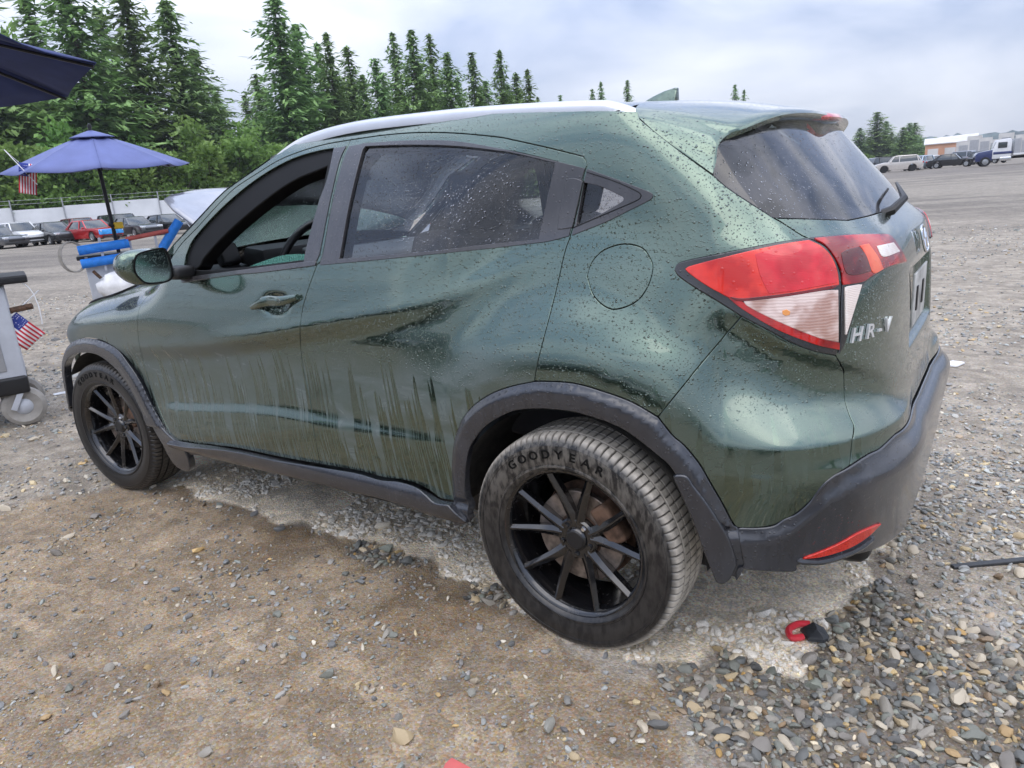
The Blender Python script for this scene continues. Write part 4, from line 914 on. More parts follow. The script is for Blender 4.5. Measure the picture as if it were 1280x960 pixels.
C = C*(.80+.4*n1_); C = C*(1-(1-dirt[:, None])*.8)+gravel_c*(1-dirt[:, None])*.8
C = C*(1-dry[:, None])+dry[:, None]*(np.array([.84, .73, .56])*(.85+.3*n1_))
C = C*(1-peb[:, None]*.75)+peb[:, None]*.75*np.array([.150, .125, .095])
C = C*(1-wet[:, None])+wet[:, None]*np.array([.215, .158, .100])
far = np.clip((rr_g-9)/14, 0, 1)[:, None]; bb = np.clip((band[:, None]-.42)/.2, 0, 1)
C = C*(1-far)+far*(np.array([.245, .216, .176])*(1-bb)+np.array([.155, .136, .112])*bb)*(.85+.3*n1_)
# haul road in front of the far rows of cars
yaw_l = math.radians(-22.5); dl = (gxx-CAMP[0])*math.cos(yaw_l)+(gyy-CAMP[1])*math.sin(yaw_l)
yaw_r = math.radians(-85.); dr_ = (gxx-CAMP[0])*math.cos(yaw_r)+(gyy-CAMP[1])*math.sin(yaw_r)
rd_m = np.maximum(sm(27, 30, dl)*(1-sm(43, 47, dl))*(dr_ < dl*1.6), sm(58, 62, dr_)*(1-sm(92, 96, dr_))*(dr_ > dl*1.2))[:, None]*(.6+.4*n2_)
C = C*(1-rd_m*.55)+rd_m*.55*np.array([.12, .105, .092])
V = np.stack([gxx, gyy, gheight(gxx, gyy)], 1)
i, j = np.meshgrid(np.arange(NR-1), np.arange(NA), indexing='ij'); a = i*NA+j; b = i*NA+(j+1) % NA
F = np.stack([a.ravel(), (a+NA).ravel(), (b+NA).ravel(), b.ravel()], 1)
V = np.vstack([V, [[CAMP[0], CAMP[1], 0]]]); C = np.vstack([C, [[.25, .2, .15]]]); wetv = np.append(np.clip(wet+.0, 0, 1), 0); dryv = np.append(dry, 0)
m = Mt('gravel_ground'); at = m.n('Attribute', attribute_name='Col').outputs['Color']; aw = m.n('Attribute', attribute_name='wet').outputs['Fac']; ad = m.n('Attribute', attribute_name='dry').outputs['Fac']
p_ = m.pos(); vo = m.n('TexVoronoi', {'Vector': p_, 'Scale': 150.}); vc = m.n('SeparateColor', {0: vo.outputs['Color']})
fine = m.noise(p_, 55, 6, .7); speck = m.rng(vc.outputs[0], .0, 1., .82, 1.2)
mid_ = m.noise(p_, 7, 6, .7); wide_ = m.noise(m.pos((.5, 1.6, 1)), 1.4, 5, .65)
v2_ = m.n('SeparateColor', {0: m.n('TexVoronoi', {'Vector': m.pos((.8, 1, 1)), 'Scale': 17.}).outputs['Color']}); v3_ = m.noise(p_, 3.1, 7, .75)
speck = m.math('MULTIPLY', speck, m.math('MULTIPLY', m.rng(v2_.outputs[0], 0., 1., .84, 1.18), m.math('MULTIPLY_ADD', v3_, .8, .6)))
mul = m.math('MULTIPLY', m.math('MULTIPLY', speck, m.math('MULTIPLY_ADD', fine, .8, .6)), m.math('MULTIPLY', m.math('MULTIPLY_ADD', mid_, .9, .55), m.math('MULTIPLY_ADD', wide_, .5, .75)))
hs_ = m.n('HueSaturation', {'Hue': m.math('MULTIPLY_ADD', vc.outputs[1], .05, .475), 'Saturation': m.math('MULTIPLY_ADD', vc.outputs[2], .8, .6), 'Value': mul, 'Color': at}).outputs[0]
light = m.math('MULTIPLY', m.math('GREATER_THAN', vc.outputs[1], .93), m.rng(vo.outputs['Distance'], .42, .30)); hs_ = m.mix(m.math('MULTIPLY', light, .55), hs_, (.50, .46, .40, 1))
hh = m.math('ADD', m.math('MULTIPLY', mid_, 2.), m.math('ADD', m.math('MULTIPLY', m.math('SUBTRACT', 1., vo.outputs['Distance']), .6), m.noise(p_, 130, 5, .7)))
ro = m.math('SUBTRACT', m.math('MULTIPLY_ADD', ad, .12, .80), m.math('MULTIPLY', aw, .28), clamp=True)
M['ground'] = m.done(m.bsdf(base=hs_, rough=ro, spec=.35, normal=m.bump(hh, .85, .006)))
ground = mesh_obj('ground', V, F, M['ground'], None, True, attrs={'Col': ('FLOAT_COLOR', np.hstack([C, np.ones((len(C), 1))])), 'wet': ('FLOAT', wetv), 'dry': ('FLOAT', dryv)})
tag(ground, 'brown dirt and grey gravel lot', None, None, 'structure')
# ---- stones
def stone_proto(sub, seed):
    r = np.random.default_rng(seed); bm = bmesh.new(); bmesh.ops.create_icosphere(bm, subdivisions=sub, radius=1)
    P = np.array([v.co[:] for v in bm.verts]); F = np.array([[v.index for v in f.verts] for f in bm.faces]); bm.free()
    for _ in range(11):                     # knock flats off, as on crushed rock
        n = r.normal(size=3); n /= np.linalg.norm(n); d = r.uniform(.45, .80); k = P@n; P = P-np.outer(np.clip(k-d, 0, None)*.9, n)
    P *= 1+r.normal(size=(len(P), 1))*.035; P *= np.array([1, r.uniform(.65, .95), r.uniform(.45, .72)]); return P, F
PH = [stone_proto(3 if False else 2, s) for s in range(14)]; PL = [stone_proto(1, 100+s) for s in range(10)]
PAL = np.array([(.17, .175, .175), (.115, .125, .13), (.24, .235, .22), (.30, .27, .22), (.36, .30, .20), (.42, .39, .33), (.10, .105, .11), (.22, .17, .12), (.33, .24, .13), (.25, .26, .25), (.155, .17, .16), (.19, .185, .18)])
PALW = np.array([1.6, 1.3, 1.4, 1., .55, .55, 1., .5, .25, 1.1, 1., 1.3]); PALW /= PALW.sum()
def scatter(n_try, r0, r1, rate, seed):
    r = np.random.default_rng(seed); yaw = YAW
    u = r.random(n_try); q = 2-rate
    rad_ = (r0**q+u*(r1**q-r0**q))**(1/q); an = yaw+(r.random(n_try)-.5)*1.9
    return CAMP[0]+rad_*np.cos(an), CAMP[1]+rad_*np.sin(an), rad_, r
xs, ys, rs, sz, cl, dz = [], [], [], [], [], []
for n_try, r0, r1, rate, seed in ((46000, .75, 3.6, .0, 1), (62000, 3.4, 16, 1.75, 2)):
    x, y, rd_, r = scatter(n_try, r0, r1, rate, seed)
    dirt, dry, peb, grav, wet, band, _ = fields(x, y)
    keep = r.random(n_try) < np.where(dirt > .5, .14+.26*np.clip((fbm(x*2.7, y*2.7, 71, 3)-.52)/.1, 0, 1), np.where(peb > .5, .95, np.where(dry > .5, grav*.85, grav*.62)))
    s_ = np.exp(r.normal(size=n_try)*np.where(dirt > .5, .52, .38))*np.where(peb > .5, .0112, np.where(dirt > .5, .0058, np.where(dry > .5, .0105, .0098)))
    s_ = np.clip(s_, .004, .034)*np.clip(rd_/4, 1, 2.3)**.55
    ci = r.choice(len(PAL), n_try, p=PALW); c = PAL[ci]*r.uniform(.75, 1.75, (n_try, 1)); gl_ = c.mean(1, keepdims=True); c = np.clip(gl_+(c-gl_)*1.35, .03, .8)
    c = np.where(dry[:, None] > .5, c*.35+np.array([.68, .63, .54])*.90*r.uniform(.8, 1.2, (n_try, 1)), c)
    c = np.where((dirt[:, None] > .5), c*.85+np.array([.05, .04, .03]), c); c = np.where((peb+dry+dirt)[:, None] < .5, c*.95+np.array([.09, .083, .07]), c)
    c = np.where(peb[:, None] > .5, c*np.array([1.0, .93, .82])*.95, c)
    # keep stones out of the tyres
    ok = np.ones(n_try, bool)
    for wx in (0., 2.61): ok &= ~((np.abs(x-wx) < .10) & (np.abs(np.abs(y)-.77) < .115))
    keep &= ok
    xs.append(x[keep]); ys.append(y[keep]); rs.append(rd_[keep]); sz.append(s_[keep]); cl.append(c[keep])
xs, ys, rs, sz, cl = map(np.concatenate, (xs, ys, rs, sz, cl))
zz = gheight(xs, ys); rq = np.random.default_rng(5)
# in view?
D = np.stack([xs, ys, zz], 1)-CAMP; zc_ = D@CF; pxx = 640+FPX*(D@CR)/zc_; pyy = 480-FPX*(D@CU)/zc_
under = (np.abs(ys) < .75) & (xs > -.7) & (xs < 3.0)
vis = (zc_ > .2) & (pxx > 0) & (pxx < 1280) & (pyy > 0) & (pyy < 960) & ~under
app = np.where(vis, sz/zc_, 0); big = np.argsort(-app)[:300]; isbig = np.zeros(len(xs), bool); isbig[big] = True
def stone_xf(n):
    yaw_ = rq.random(n)*6.283; t1 = rq.normal(size=n)*.28; t2 = rq.normal(size=n)*.28; st = rq.uniform(.8, 1.35, n); return yaw_, t1, t2, st
yaw_, t1, t2, st = stone_xf(len(xs))
def rotm(k):
    return rotz(yaw_[k])@rotx(t1[k])@roty(t2[k])
m = Mt('stone'); at = m.n('Attribute', attribute_name='Col').outputs['Color']; p_ = m.pos()
nz = m.noise(p_, 260, 5, .65); hs_ = m.n('HueSaturation', {'Value': m.math('MULTIPLY_ADD', nz, 1.0, .5), 'Color': at, 'Hue': .5, 'Saturation': 1.}).outputs[0]
M['stone'] = m.done(m.bsdf(base=hs_, rough=m.rng(nz, .3, .7, .38, .7), normal=m.bump(nz, .5, .002)))
VV, FF, CC = [], [], []; base = 0
Rm = None
for protos, sel in ((PH, np.where(~isbig & (rs < 3.0) & (sz > .0075))[0]), (PL, np.where(~isbig & ((rs >= 3.0) | (sz <= .0075)))[0])):
    pi = rq.integers(0, len(protos), len(sel))
    for q, (P, Fq) in enumerate(protos):
        id_ = sel[pi == q]
        if not len(id_): continue
        cy, sy_ = np.cos(yaw_[id_]), np.sin(yaw_[id_]); S_ = P[None]*(sz[id_][:, None, None]*np.stack([st[id_], 1/st[id_]**.5, np.ones(len(id_))], 1)[:, None])
        a1, a2 = t1[id_][:, None], t2[id_][:, None]
        X, Y, Z_ = S_[..., 0], S_[..., 1], S_[..., 2]
        X, Z_ = X*np.cos(a2)+Z_*np.sin(a2), Z_*np.cos(a2)-X*np.sin(a2); Y, Z_ = Y*np.cos(a1)-Z_*np.sin(a1), Z_*np.cos(a1)+Y*np.sin(a1)
        X, Y = X*cy[:, None]-Y*sy_[:, None], X*sy_[:, None]+Y*cy[:, None]
        W = np.stack([X+xs[id_][:, None], Y+ys[id_][:, None], Z_+(zz[id_]+sz[id_]*.22)[:, None]], -1)
        n = len(id_); k = len(P); VV.append(W.reshape(-1, 3)); FF.append((Fq[None]+(np.arange(n)*k)[:, None, None]+base).reshape(-1, 3)); CC.append(np.repeat(cl[id_], k, 0)); base += n*k
VV, FF, CC = np.concatenate(VV), np.concatenate(FF), np.concatenate(CC)
gr = mesh_obj('gravel', VV, FF, M['stone'], ground, True, attrs={'Col': ('FLOAT_COLOR', np.hstack([CC, np.ones((len(CC), 1))]))}); tag(gr, kind='stuff'); gr.data.set_sharp_from_angle(angle=math.radians(32))
# the largest ones singly: a few shared shapes in a handful of rock colours
smats = {}
sme = {}
for k in big:
    pi = int(rq.integers(0, len(PH))); key = (pi, int(np.argmin(((PAL-cl[k])**2).sum(1))))
    if key not in sme:
        P, Fq = PH[pi]; o = mesh_obj('stone', P, Fq, M['stone'], ground, True, attrs={'Col': ('FLOAT_COLOR', np.tile(np.append(PAL[key[1]]*np.array([1.22, 1.13, 1.0]), 1), (len(P), 1)))}); sme[key] = o.data; o.data.set_sharp_from_angle(angle=math.radians(32))
    else: o = link(bpy.data.objects.new('stone', sme[key]), ground)
    o.rotation_euler = Matrix(rotm(k).tolist()).to_euler(); o.scale = (sz[k]*st[k], sz[k]/st[k]**.5, sz[k]); o.location = (xs[k], ys[k], zz[k]+sz[k]*.22)
# ================================================================== background
def hy(x): return 287-.078*x
def gdir(px):
    d = ray(px, hy(px)); return math.atan2(d[1], d[0])
def gp(px, dist, z=0.):
    a = gdir(px); return (CAMP[0]+dist*math.cos(a), CAMP[1]+dist*math.sin(a), z)
def top_at(px, py, dist):
    q = at_dist(px, py, dist); return (q[0], q[1], 0.), q[2]
# ---- foliage
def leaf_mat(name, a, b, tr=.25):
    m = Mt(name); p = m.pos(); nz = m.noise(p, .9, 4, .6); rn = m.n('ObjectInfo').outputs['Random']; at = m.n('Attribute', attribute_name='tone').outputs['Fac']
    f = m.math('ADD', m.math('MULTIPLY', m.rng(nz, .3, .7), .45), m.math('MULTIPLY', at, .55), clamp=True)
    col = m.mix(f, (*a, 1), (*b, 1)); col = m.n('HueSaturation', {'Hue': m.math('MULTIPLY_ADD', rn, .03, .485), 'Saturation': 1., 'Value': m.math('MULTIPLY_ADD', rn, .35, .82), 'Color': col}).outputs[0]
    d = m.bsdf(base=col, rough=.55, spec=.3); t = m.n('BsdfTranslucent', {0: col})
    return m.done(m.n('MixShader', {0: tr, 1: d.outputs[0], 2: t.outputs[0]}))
M['needle'] = leaf_mat('fir_needles', (.070, .155, .046), (.30, .44, .15)); M['leaf'] = leaf_mat('broad_leaves', (.08, .17, .035), (.26, .40, .10), .35)
M['needle_far'] = leaf_mat('far_fir', (.030, .065, .032), (.075, .13, .06))
M['bark'] = simple('bark', (.10, .075, .055), .9, bump=.03, bscale=6, var=.4, vscale=2)
def quads(C, U, W):
    n = len(C); V = np.stack([C-U-W*.6, C+U*.2-W, C+U*1.3+W*.1, C-U*.3+W], 1).reshape(-1, 3); F = np.arange(n*4).reshape(n, 4); return V, F
def conifer(seed, h=24., r=4.2, base=.06, dens=1., open_=.0):
    q = np.random.default_rng(seed); root = empty('conifer', (0, 0, 0))
    MB().tube([(0, 0, -.3), (.05, 0, h*.3), (0, .06, h*.7), (0, 0, h*.985)], [h*.014, h*.011, h*.006, h*.001], 7).build('trunk', M['bark'], root)
    C, U, W, T = [], [], [], []
    z = base*h
    while z < h*.995:
        t = z/h; Lm = r*(1-t)**.64*(.45+.55*min(1, (t+.02)/.12))*(.72+.5*float(vnoise(np.array([z*1.1]), np.array([seed*3.7]), 5)[0]))+.12; nb = max(5, int((6+7*(1-t))*dens)); ph = q.random()*6.28
        for k in range(nb):
            L_ = Lm*q.uniform(.6, 1.15)*(.55+.85*float(vnoise(np.array([z*.45+seed]), np.array([math.cos(ph+k*6.283/nb)*1.5+math.sin(ph+k*6.283/nb)*2.2]), 9)[0]))*(1 if q.random() > open_ else .4); a = ph+k*6.283/nb+q.normal()*.25; er = np.array((math.cos(a), math.sin(a), 0)); et = np.array((-math.sin(a), math.cos(a), 0))
            droop = q.uniform(.10, .34)*(1.2-t); ns = max(3, int(L_/.36)); s_ = (np.arange(ns)+q.random(ns))/ns
            for s1 in s_:
                sag = -droop*L_*s1**1.3+.10*L_*s1**3; wdt = .30*L_*(1-s1)*q.uniform(.2, 1)+.10
                for _ in range(2 if s1 < .8 else 1):
                    c = er*(L_*s1)+et*q.normal()*wdt*.6+np.array((0, 0, z+sag+q.normal()*.10)); sc_ = q.uniform(.28, .55)*(h/24)**.5
                    dd = er*q.uniform(.3, 1)+et*q.normal()*.7+np.array((0, 0, q.uniform(-.65, .15))); dd /= np.linalg.norm(dd); ww = np.cross(dd, (0, 0, 1))+np.array((0, 0, q.normal()*.35)); ww /= np.linalg.norm(ww)+1e-9
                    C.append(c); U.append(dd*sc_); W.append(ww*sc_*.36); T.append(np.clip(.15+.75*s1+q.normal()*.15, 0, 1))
        z += q.uniform(.30, .55)*(h/24)
    V, F = quads(np.array(C), np.array(U), np.array(W))
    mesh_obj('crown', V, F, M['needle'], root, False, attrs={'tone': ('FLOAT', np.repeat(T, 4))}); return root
def broadleaf(seed, h=9., r=3.6, n=5200, name='broadleaf_tree', leaf=.22):
    q = np.random.default_rng(seed); root = empty(name, (0, 0, 0)); tk = MB(); tk.tube([(0, 0, -.2), (.1, 0, h*.3), (0, .1, h*.6)], [h*.02, h*.016, h*.009], 7)
    C, U, W, T = [], [], [], []
    lobes = [(q.normal(size=3)*np.array((r*.42, r*.42, h*.17))+np.array((0, 0, h*.56)), q.uniform(.28, .5)*r) for _ in range(17)]
    lobes += [(np.array((math.cos(a)*r*.55, math.sin(a)*r*.55, h*q.uniform(.18, .4))), r*.42) for a in np.arange(0, 6.2, .9)]
    for c, lr in lobes:
        tk.tube([(0, 0, h*.3), tuple(c*.6+np.array((0, 0, h*.12))), tuple(c)], [h*.007, h*.004, h*.001], 5)
        k = int(n/len(lobes)); d = q.normal(size=(k, 3)); d /= np.linalg.norm(d, axis=1, keepdims=True); rr0 = lr*q.random(k)**.4*(1+.25*np.sin(d[:, 0]*7+d[:, 2]*5))
        P = c+d*rr0[:, None]*np.array((1, 1, .85)); u = d+q.normal(size=(k, 3))*.8; u /= np.linalg.norm(u, axis=1, keepdims=True); v = np.cross(u, q.normal(size=(k, 3))); v /= np.linalg.norm(v, axis=1, keepdims=True); s1 = q.uniform(.6, 1.3, (k, 1))*leaf
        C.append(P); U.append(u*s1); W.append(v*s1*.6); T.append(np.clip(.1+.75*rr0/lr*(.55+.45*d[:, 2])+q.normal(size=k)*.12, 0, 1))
    tk.build('trunk', M['bark'], root); V, F = quads(np.concatenate(C), np.concatenate(U), np.concatenate(W))
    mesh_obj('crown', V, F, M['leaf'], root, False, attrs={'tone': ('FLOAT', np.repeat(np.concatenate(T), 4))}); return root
used = {}
def plant(proto, loc, sc, rz, label, group, sz_=None):
    if proto.name not in used: o = proto; used[proto.name] = 1
    else: o = copy_tree(proto)
    o.location = loc; o.rotation_euler = (0, 0, rz); o.scale = (sc, sc, sz_ or sc); return tag(o, label, 'tree', group)
FIR = [conifer(200+k, 24, 6.8+.6*(k % 3), .03, 1.1, .12*(k % 3)) for k in range(5)]
THIN = [conifer(230+k, 24, 5.6, .04, 1., .24) for k in range(3)]
rt_ = np.random.default_rng(12)
def tree_to(proto, px, py, dist, h0, label, group, wide=1.):
    b_, tz = top_at(px, py, dist); s_ = max(3., tz)/h0; return plant(proto, b_, s_*wide, rt_.random()*6.28, label, group, s_)
lab_l = 'large dense fir towering behind the white fence and blue umbrella'; g_l = 'firs behind the white fence'
for k, (px, py, d) in enumerate([(70, -60, 82), (150, -25, 86), (205, -2, 90), (120, 10, 98), (30, -5, 92), (-60, -60, 84), (-150, -30, 88), (240, 60, 95), (268, 108, 100)]): tree_to(FIR[k % 5], px, py, d, 24, lab_l, g_l, 1.15)
lab_m = 'dark spired fir in the long row beyond the car roof'; g_m = 'row of spired firs beyond the car'
for k, (px, py) in enumerate([(341, -6), (368, 30), (396, 55), (407, 40), (433, 56), (452, 92), (468, 70), (490, 42), (513, 37), (536, 42), (558, 66), (589, 64), (606, 100), (624, 64), (644, 90), (659, 86), (318, 90), (352, 70), (420, 88), (478, 92), (524, 84), (572, 96), (634, 104), (305, 118), (330, 108), (378, 96), (440, 104), (500, 98), (545, 100), (600, 106), (650, 112), (672, 122)]):
    tree_to((FIR+THIN)[(k*3) % 8] if k < 3 else THIN[k % 3] if k % 2 else FIR[k % 5], px, py, 92+(k*7) % 17+(12 if k > 15 else 0), 24, 'tall broad fir at the high end of the row beyond the car windscreen' if k < 3 else 'lower fir filling the gaps of the row beyond the car roof' if k > 15 else 'narrow open-branched fir in the row beyond the car roof' if k % 2 else lab_m, g_m, 1.02 if k > 2 else 1.15)
lab_f = 'tiny distant fir tip showing just above the green car roof'; g_f = 'distant fir tips over the roof'
for k, (px, py) in enumerate([(740, 111), (751, 103), (784, 99), (919, 105), (930, 113), (700, 118)]): tree_to(THIN[k % 3], px, py, 170, 24, lab_f, g_f, .8)
BL = [broadleaf(300+k, 9, 3.6) for k in range(4)]
lab_b = 'bright green leafy tree massed low behind the white fence'; g_b = 'leafy trees behind the white fence'
for k, (px, py, d) in enumerate([(-40, 150, 76), (10, 160, 75), (55, 175, 74), (95, 150, 77), (135, 175, 74), (175, 160, 76), (210, 180, 75), (250, 150, 78), (285, 150, 80), (320, 160, 82), (365, 170, 84), (410, 175, 85), (20, 25, 96), (-30, 60, 90)]): tree_to(BL[k % 4], px, py, d, 9.2, lab_b if k < 12 else 'tall pale leafy tree rising above the firs by the navy umbrella', g_b if k < 12 else 'tall pale leafy trees', 1.05 if k < 12 else .6)
lab_r = 'dark fir in the clump beyond the parked cars by the truck'; g_r = 'fir clump beyond the far cars'
for k, (px, py, d) in enumerate([(1075, 160, 210), (1097, 139, 215), (1108, 151, 225), (1115, 165, 220), (1086, 172, 228), (1129, 159, 205), (1137, 153, 215), (1144, 153, 220), (1151, 172, 226), (1062, 176, 220), (1122, 178, 230), (1169, 171, 260), (1161, 182, 240)]): tree_to(FIR[k % 5], px, py, d, 24, lab_r, g_r, 1.9)
bs_ = plant(BL[1], gp(1077, 150), .38, 1., 'small yellow-green bush beside the far fir clump', None); bs_['category'] = 'bush'
# firs on the near side of the lot, seen only in the paint and glass
for k in range(16):
    a = math.radians(38+k*10.5); d = 88+(k*13) % 24
    plant(FIR[k % 5], (CAMP[0]+d*math.cos(a), CAMP[1]+d*math.sin(a), 0), .62, k*1.3, 'tall fir on the side of the lot that the green car door reflects', 'firs mirrored in the paint', .60)
# ---- distant wooded ridge
rows = []; q_ = np.random.default_rng(3)
azs = np.linspace(math.radians(180), math.radians(-180), 1200)
for k, (d, hh_) in enumerate(((560, 0), (600, 1.), (640, .96), (720, 0))):
    rows.append([(CAMP[0]+d*math.cos(a), CAMP[1]+d*math.sin(a), hh_*(9+6*fbm(np.array([a*9.]), np.array([k*.2]), 81, 3)[0]+4.5*vnoise(np.array([a*230.]), np.array([0.5]), 83)[0]*(hh_ > 0))-(1 if hh_ == 0 else 0)) for a in azs])
M['ridge'] = simple('wooded_ridge', (.085, .115, .115), .95, var=.5, vscale=.12)  # bluish distance haze is mixed into this colour
tag(grid_obj('hills', rows, M['ridge'], None), 'low wooded ridge on the horizon', None, None, 'structure')
# ---- white sheet fence with posts
M['white_sheet'] = simple('white_sheeting', (.72, .74, .76), .6, var=.08, vscale=.6); M['galv'] = simple('galvanised_steel', (.42, .43, .45), .45, .6)
fa = np.array(gp(-120, 72)); fb = np.array(gp(330, 72)); fdv = fb-fa; fl_n = np.linalg.norm(fdv); fdv /= fl_n; fnrm = np.array((-fdv[1], fdv[0], 0))
fence = empty('sheet_fence', fa, 0, 'long white sheet fence on steel posts behind the parked cars', 'fence'); npan = int(fl_n/3.6)
fr_ = rotz(math.atan2(fdv[1], fdv[0]))
for k in range(npan):
    c = fdv*(k+.5)*3.6; hgt = 2.75+.12*math.sin(k*2.1)
    MB().box(c+np.array((0, 0, hgt*.25)), (3.54, .04, hgt*.5), fr_).build('fence_panel', M['white_sheet'], fence, False)
    MB().box(c+np.array((0, 0, hgt*.75+.02)), (3.54, .04, hgt*.5), fr_).build('fence_panel', M['white_sheet'], fence, False)
    sgn = -1 if np.dot(fnrm[:2], CAMP[:2]-fa[:2]) < 0 else 1
    MB().tube([fdv*k*3.6+fnrm*sgn*.10, fdv*k*3.6+fnrm*sgn*.10+np.array((0, 0, 3.45))], .05, 8).build('fence_post', M['galv'], fence)
for z in (3.1, 3.4): MB().tube([fdv*0+fnrm*.1+np.array((0, 0, z)), fdv*npan*3.6+fnrm*.1+np.array((0, 0, z))], .012, 4).build('fence_wire', M['galv'], fence)
# ---- parked cars
def car_paint(name, c, metal=.4): return simple(name, c, .28, metal, var=.06, coat=1., coatr=.05)
M['carglass'] = simple('car_glass', (.03, .04, .045), .06, 0., var=.1, coat=1., coatr=.02); M['ctyre'] = simple('car_tyre', (.014, .014, .015), .7); M['alloy'] = simple('alloy_rim', (.40, .41, .42), .35, .8)
M['hl'] = simple('headlight', (.75, .78, .80), .1, .2, coat=1.); M['tl'] = simple('taillight', (.40, .015, .02), .2, coat=1.)
def prism_y(prof, ws, nm, mat, root, bevel=.03):
    """profile of (x, z, half width) swept across: each point carries its own half width"""
    n = len(prof); V = [(x, -w_, z) for x, z, w_ in prof]+[(x, w_, z) for x, z, w_ in prof]
    F = [tuple(range(n)), tuple(range(n, 2*n))[::-1]]+[(i, n+i, n+(i+1) % n, (i+1) % n) for i in range(n)]
    return MB().add(V, F).build(nm, mat, root, True, bevel)
def parked(name, kind, mat, label, group, loc, head, dark_wheels=False, cat='car', hood_up=False):
    r = empty(name, (0, 0, 0), 0, label, cat, group)
    L_, W_, H_, wb_, wr_ = dict(suv=(4.55, .92, 1.68, 2.66, .35), sedan=(4.75, .91, 1.46, 2.78, .33), hatch=(4.2, .88, 1.52, 2.55, .31), van=(4.9, .96, 1.76, 2.95, .34))[kind]
    hl = L_/2; fa_, ra = wb_/2+.06, -wb_/2+.06; bz = H_*.60; hz = {'suv': .66, 'sedan': .64, 'hatch': .63, 'van': .62}[kind]*H_*.96
    def archp(cx): return [(cx+(wr_+.06)*math.cos(a), wr_+(wr_+.06)*math.sin(a)) for a in np.linspace(-.25, math.pi+.25, 9)]
    low = [(-hl+.05, .30)]+[(x, z) for x, z in archp(ra)[::-1]]+[(ra+.5, .22), (fa_-.5, .22)]+[(x, z) for x, z in archp(fa_)[::-1]]+[(hl-.08, .24)]
    top = [(hl, .45), (hl-.02, hz*.72), (hl-.18, hz*.86), (hl-.95 if kind != 'van' else hl-.7, hz), (fa_-.62, bz+.02), (0, bz+.01), (-hl+.35, bz+.04), (-hl+(.02 if kind != 'sedan' else .08), bz*.92), (-hl, .52)]
    pr = [(x, z, W_*(.93 if z < .27 else 1.)*(1-.10*max(0, (abs(x)-hl+.5)/.5)**2)*(1-.06*max(0, (z-.75*bz)/(.25*bz)))) for x, z in low+top]
    body = prism_y(pr, W_, 'body', mat, r, .035)
    # glasshouse and roof
    xs0 = {'suv': (fa_-.50, .42, -hl+.62, -hl+.22), 'sedan': (fa_-.62, .30, -hl+1.35, -hl+.62), 'hatch': (fa_-.45, .35, -hl+.50, -hl+.15), 'van': (fa_-.35, .75, -hl+.40, -hl+.12)}[kind]
    g = [(xs0[0], bz, W_*.90), (xs0[1], H_-.05, W_*.70), (xs0[1]-.5, H_-.035, W_*.71), (xs0[2], H_-.06, W_*.69), (xs0[3], bz+.03, W_*.88)]
    prism_y(g, 0, 'glasshouse', M['carglass'], r, .02)
    rf = [(xs0[1]+.03, H_-.075, W_*.73), (xs0[1]-.12, H_-.015, W_*.70), (0 if kind != 'sedan' else -.3, H_, W_*.70), (xs0[2]+.1, H_-.02, W_*.69), (xs0[2]-.06, H_-.085, W_*.73)]
    prism_y(rf, 0, 'roof', mat, r, .012)
    for sd in (1, -1):
        for (xa, za, ya), (xb, zb, yb) in (((xs0[0], bz, W_*.905), (xs0[1], H_-.06, W_*.715)), ((.0, bz, W_*.915), (-.05, H_-.05, W_*.725)), ((xs0[3]+.25, bz, W_*.905), (xs0[2]+.02, H_-.07, W_*.715)), ((xs0[3], bz, W_*.885), (xs0[2], H_-.07, W_*.70))):
            MB().tube([(xa, ya*sd, za), (xb, yb*sd, zb)], .045, 6).build('pillar', mat if kind != 'van' else mat, r)
        for cx in (fa_, ra):
            ty = MB().lathe([(wr_*.62, .0), (wr_*.95, .0), (wr_, -.03), (wr_, -.19), (wr_*.95, -.22)], (cx, sd*(W_-.01), wr_), 'y', 20, sd).build('wheel', M['ctyre'], r)
            MB().lathe([(0, -.012), (wr_*.2, -.01), (wr_*.58, -.02), (wr_*.64, .004), (wr_*.66, -.03)], (cx, sd*(W_-.01), wr_), 'y', 14, sd).build('rim', M['ctyre'] if dark_wheels else M['alloy'], ty)
        MB().box((hl-.10, sd*W_*.70, hz*.76), (.20, W_*.40, .13), rotz(-sd*.35), bev=.03).build('headlight', M['hl'], r)
        MB().box((-hl+.06, sd*W_*.78, bz*.86), (.14, W_*.28, .18), rotz(sd*.3), bev=.03).build('taillight', M['tl'], r)
        MB().box((xs0[0]-.12, sd*(W_+.06), bz+.06), (.12, .16, .12), bev=.03).build('door_mirror', mat, r)
    MB().box((hl-.03, 0, .52), (.08, W_*1.15, .16), bev=.02).build('grille', M['ctyre'], r); MB().box((hl-.0, 0, .31), (.08, W_*1.5, .10), bev=.02).build('bumper', M['ctyre'], r)
    r.location = loc; r.rotation_euler = (0, 0, head); return r
to_v = lambda px: gdir(px)+math.pi
wh = car_paint('white_paint', (.72, .73, .74), 0); bk = car_paint('black_paint', (.018, .019, .022)); rdp = car_paint('red_paint', (.50, .012, .018)); dr_p = car_paint('dark_red_paint', (.16, .012, .016)); gy = car_paint('grey_paint', (.10, .105, .115), .6); sv = car_paint('silver_paint', (.27, .285, .33), .2); beige = car_paint('pearl_paint', (.62, .58, .54), .2); blp = car_paint('pale_blue_paint', (.42, .52, .60), .4)
parked('parked_car', 'sedan', gy, 'grey sedan cropped at the end of the row along the white fence', None, gp(-8, 60), to_v(0)+.5)
parked('parked_car', 'suv', wh, 'white SUV in the row along the white fence', None, gp(22, 61), to_v(22)+.42, cat='suv')
parked('parked_car', 'hatch', bk, 'black hatchback between the white SUV and the red car', None, gp(64, 60), to_v(65)+.40)
parked('parked_car', 'suv', dr_p, 'dark red car half hidden behind the bright red car', None, gp(100, 65), to_v(100)+.38)
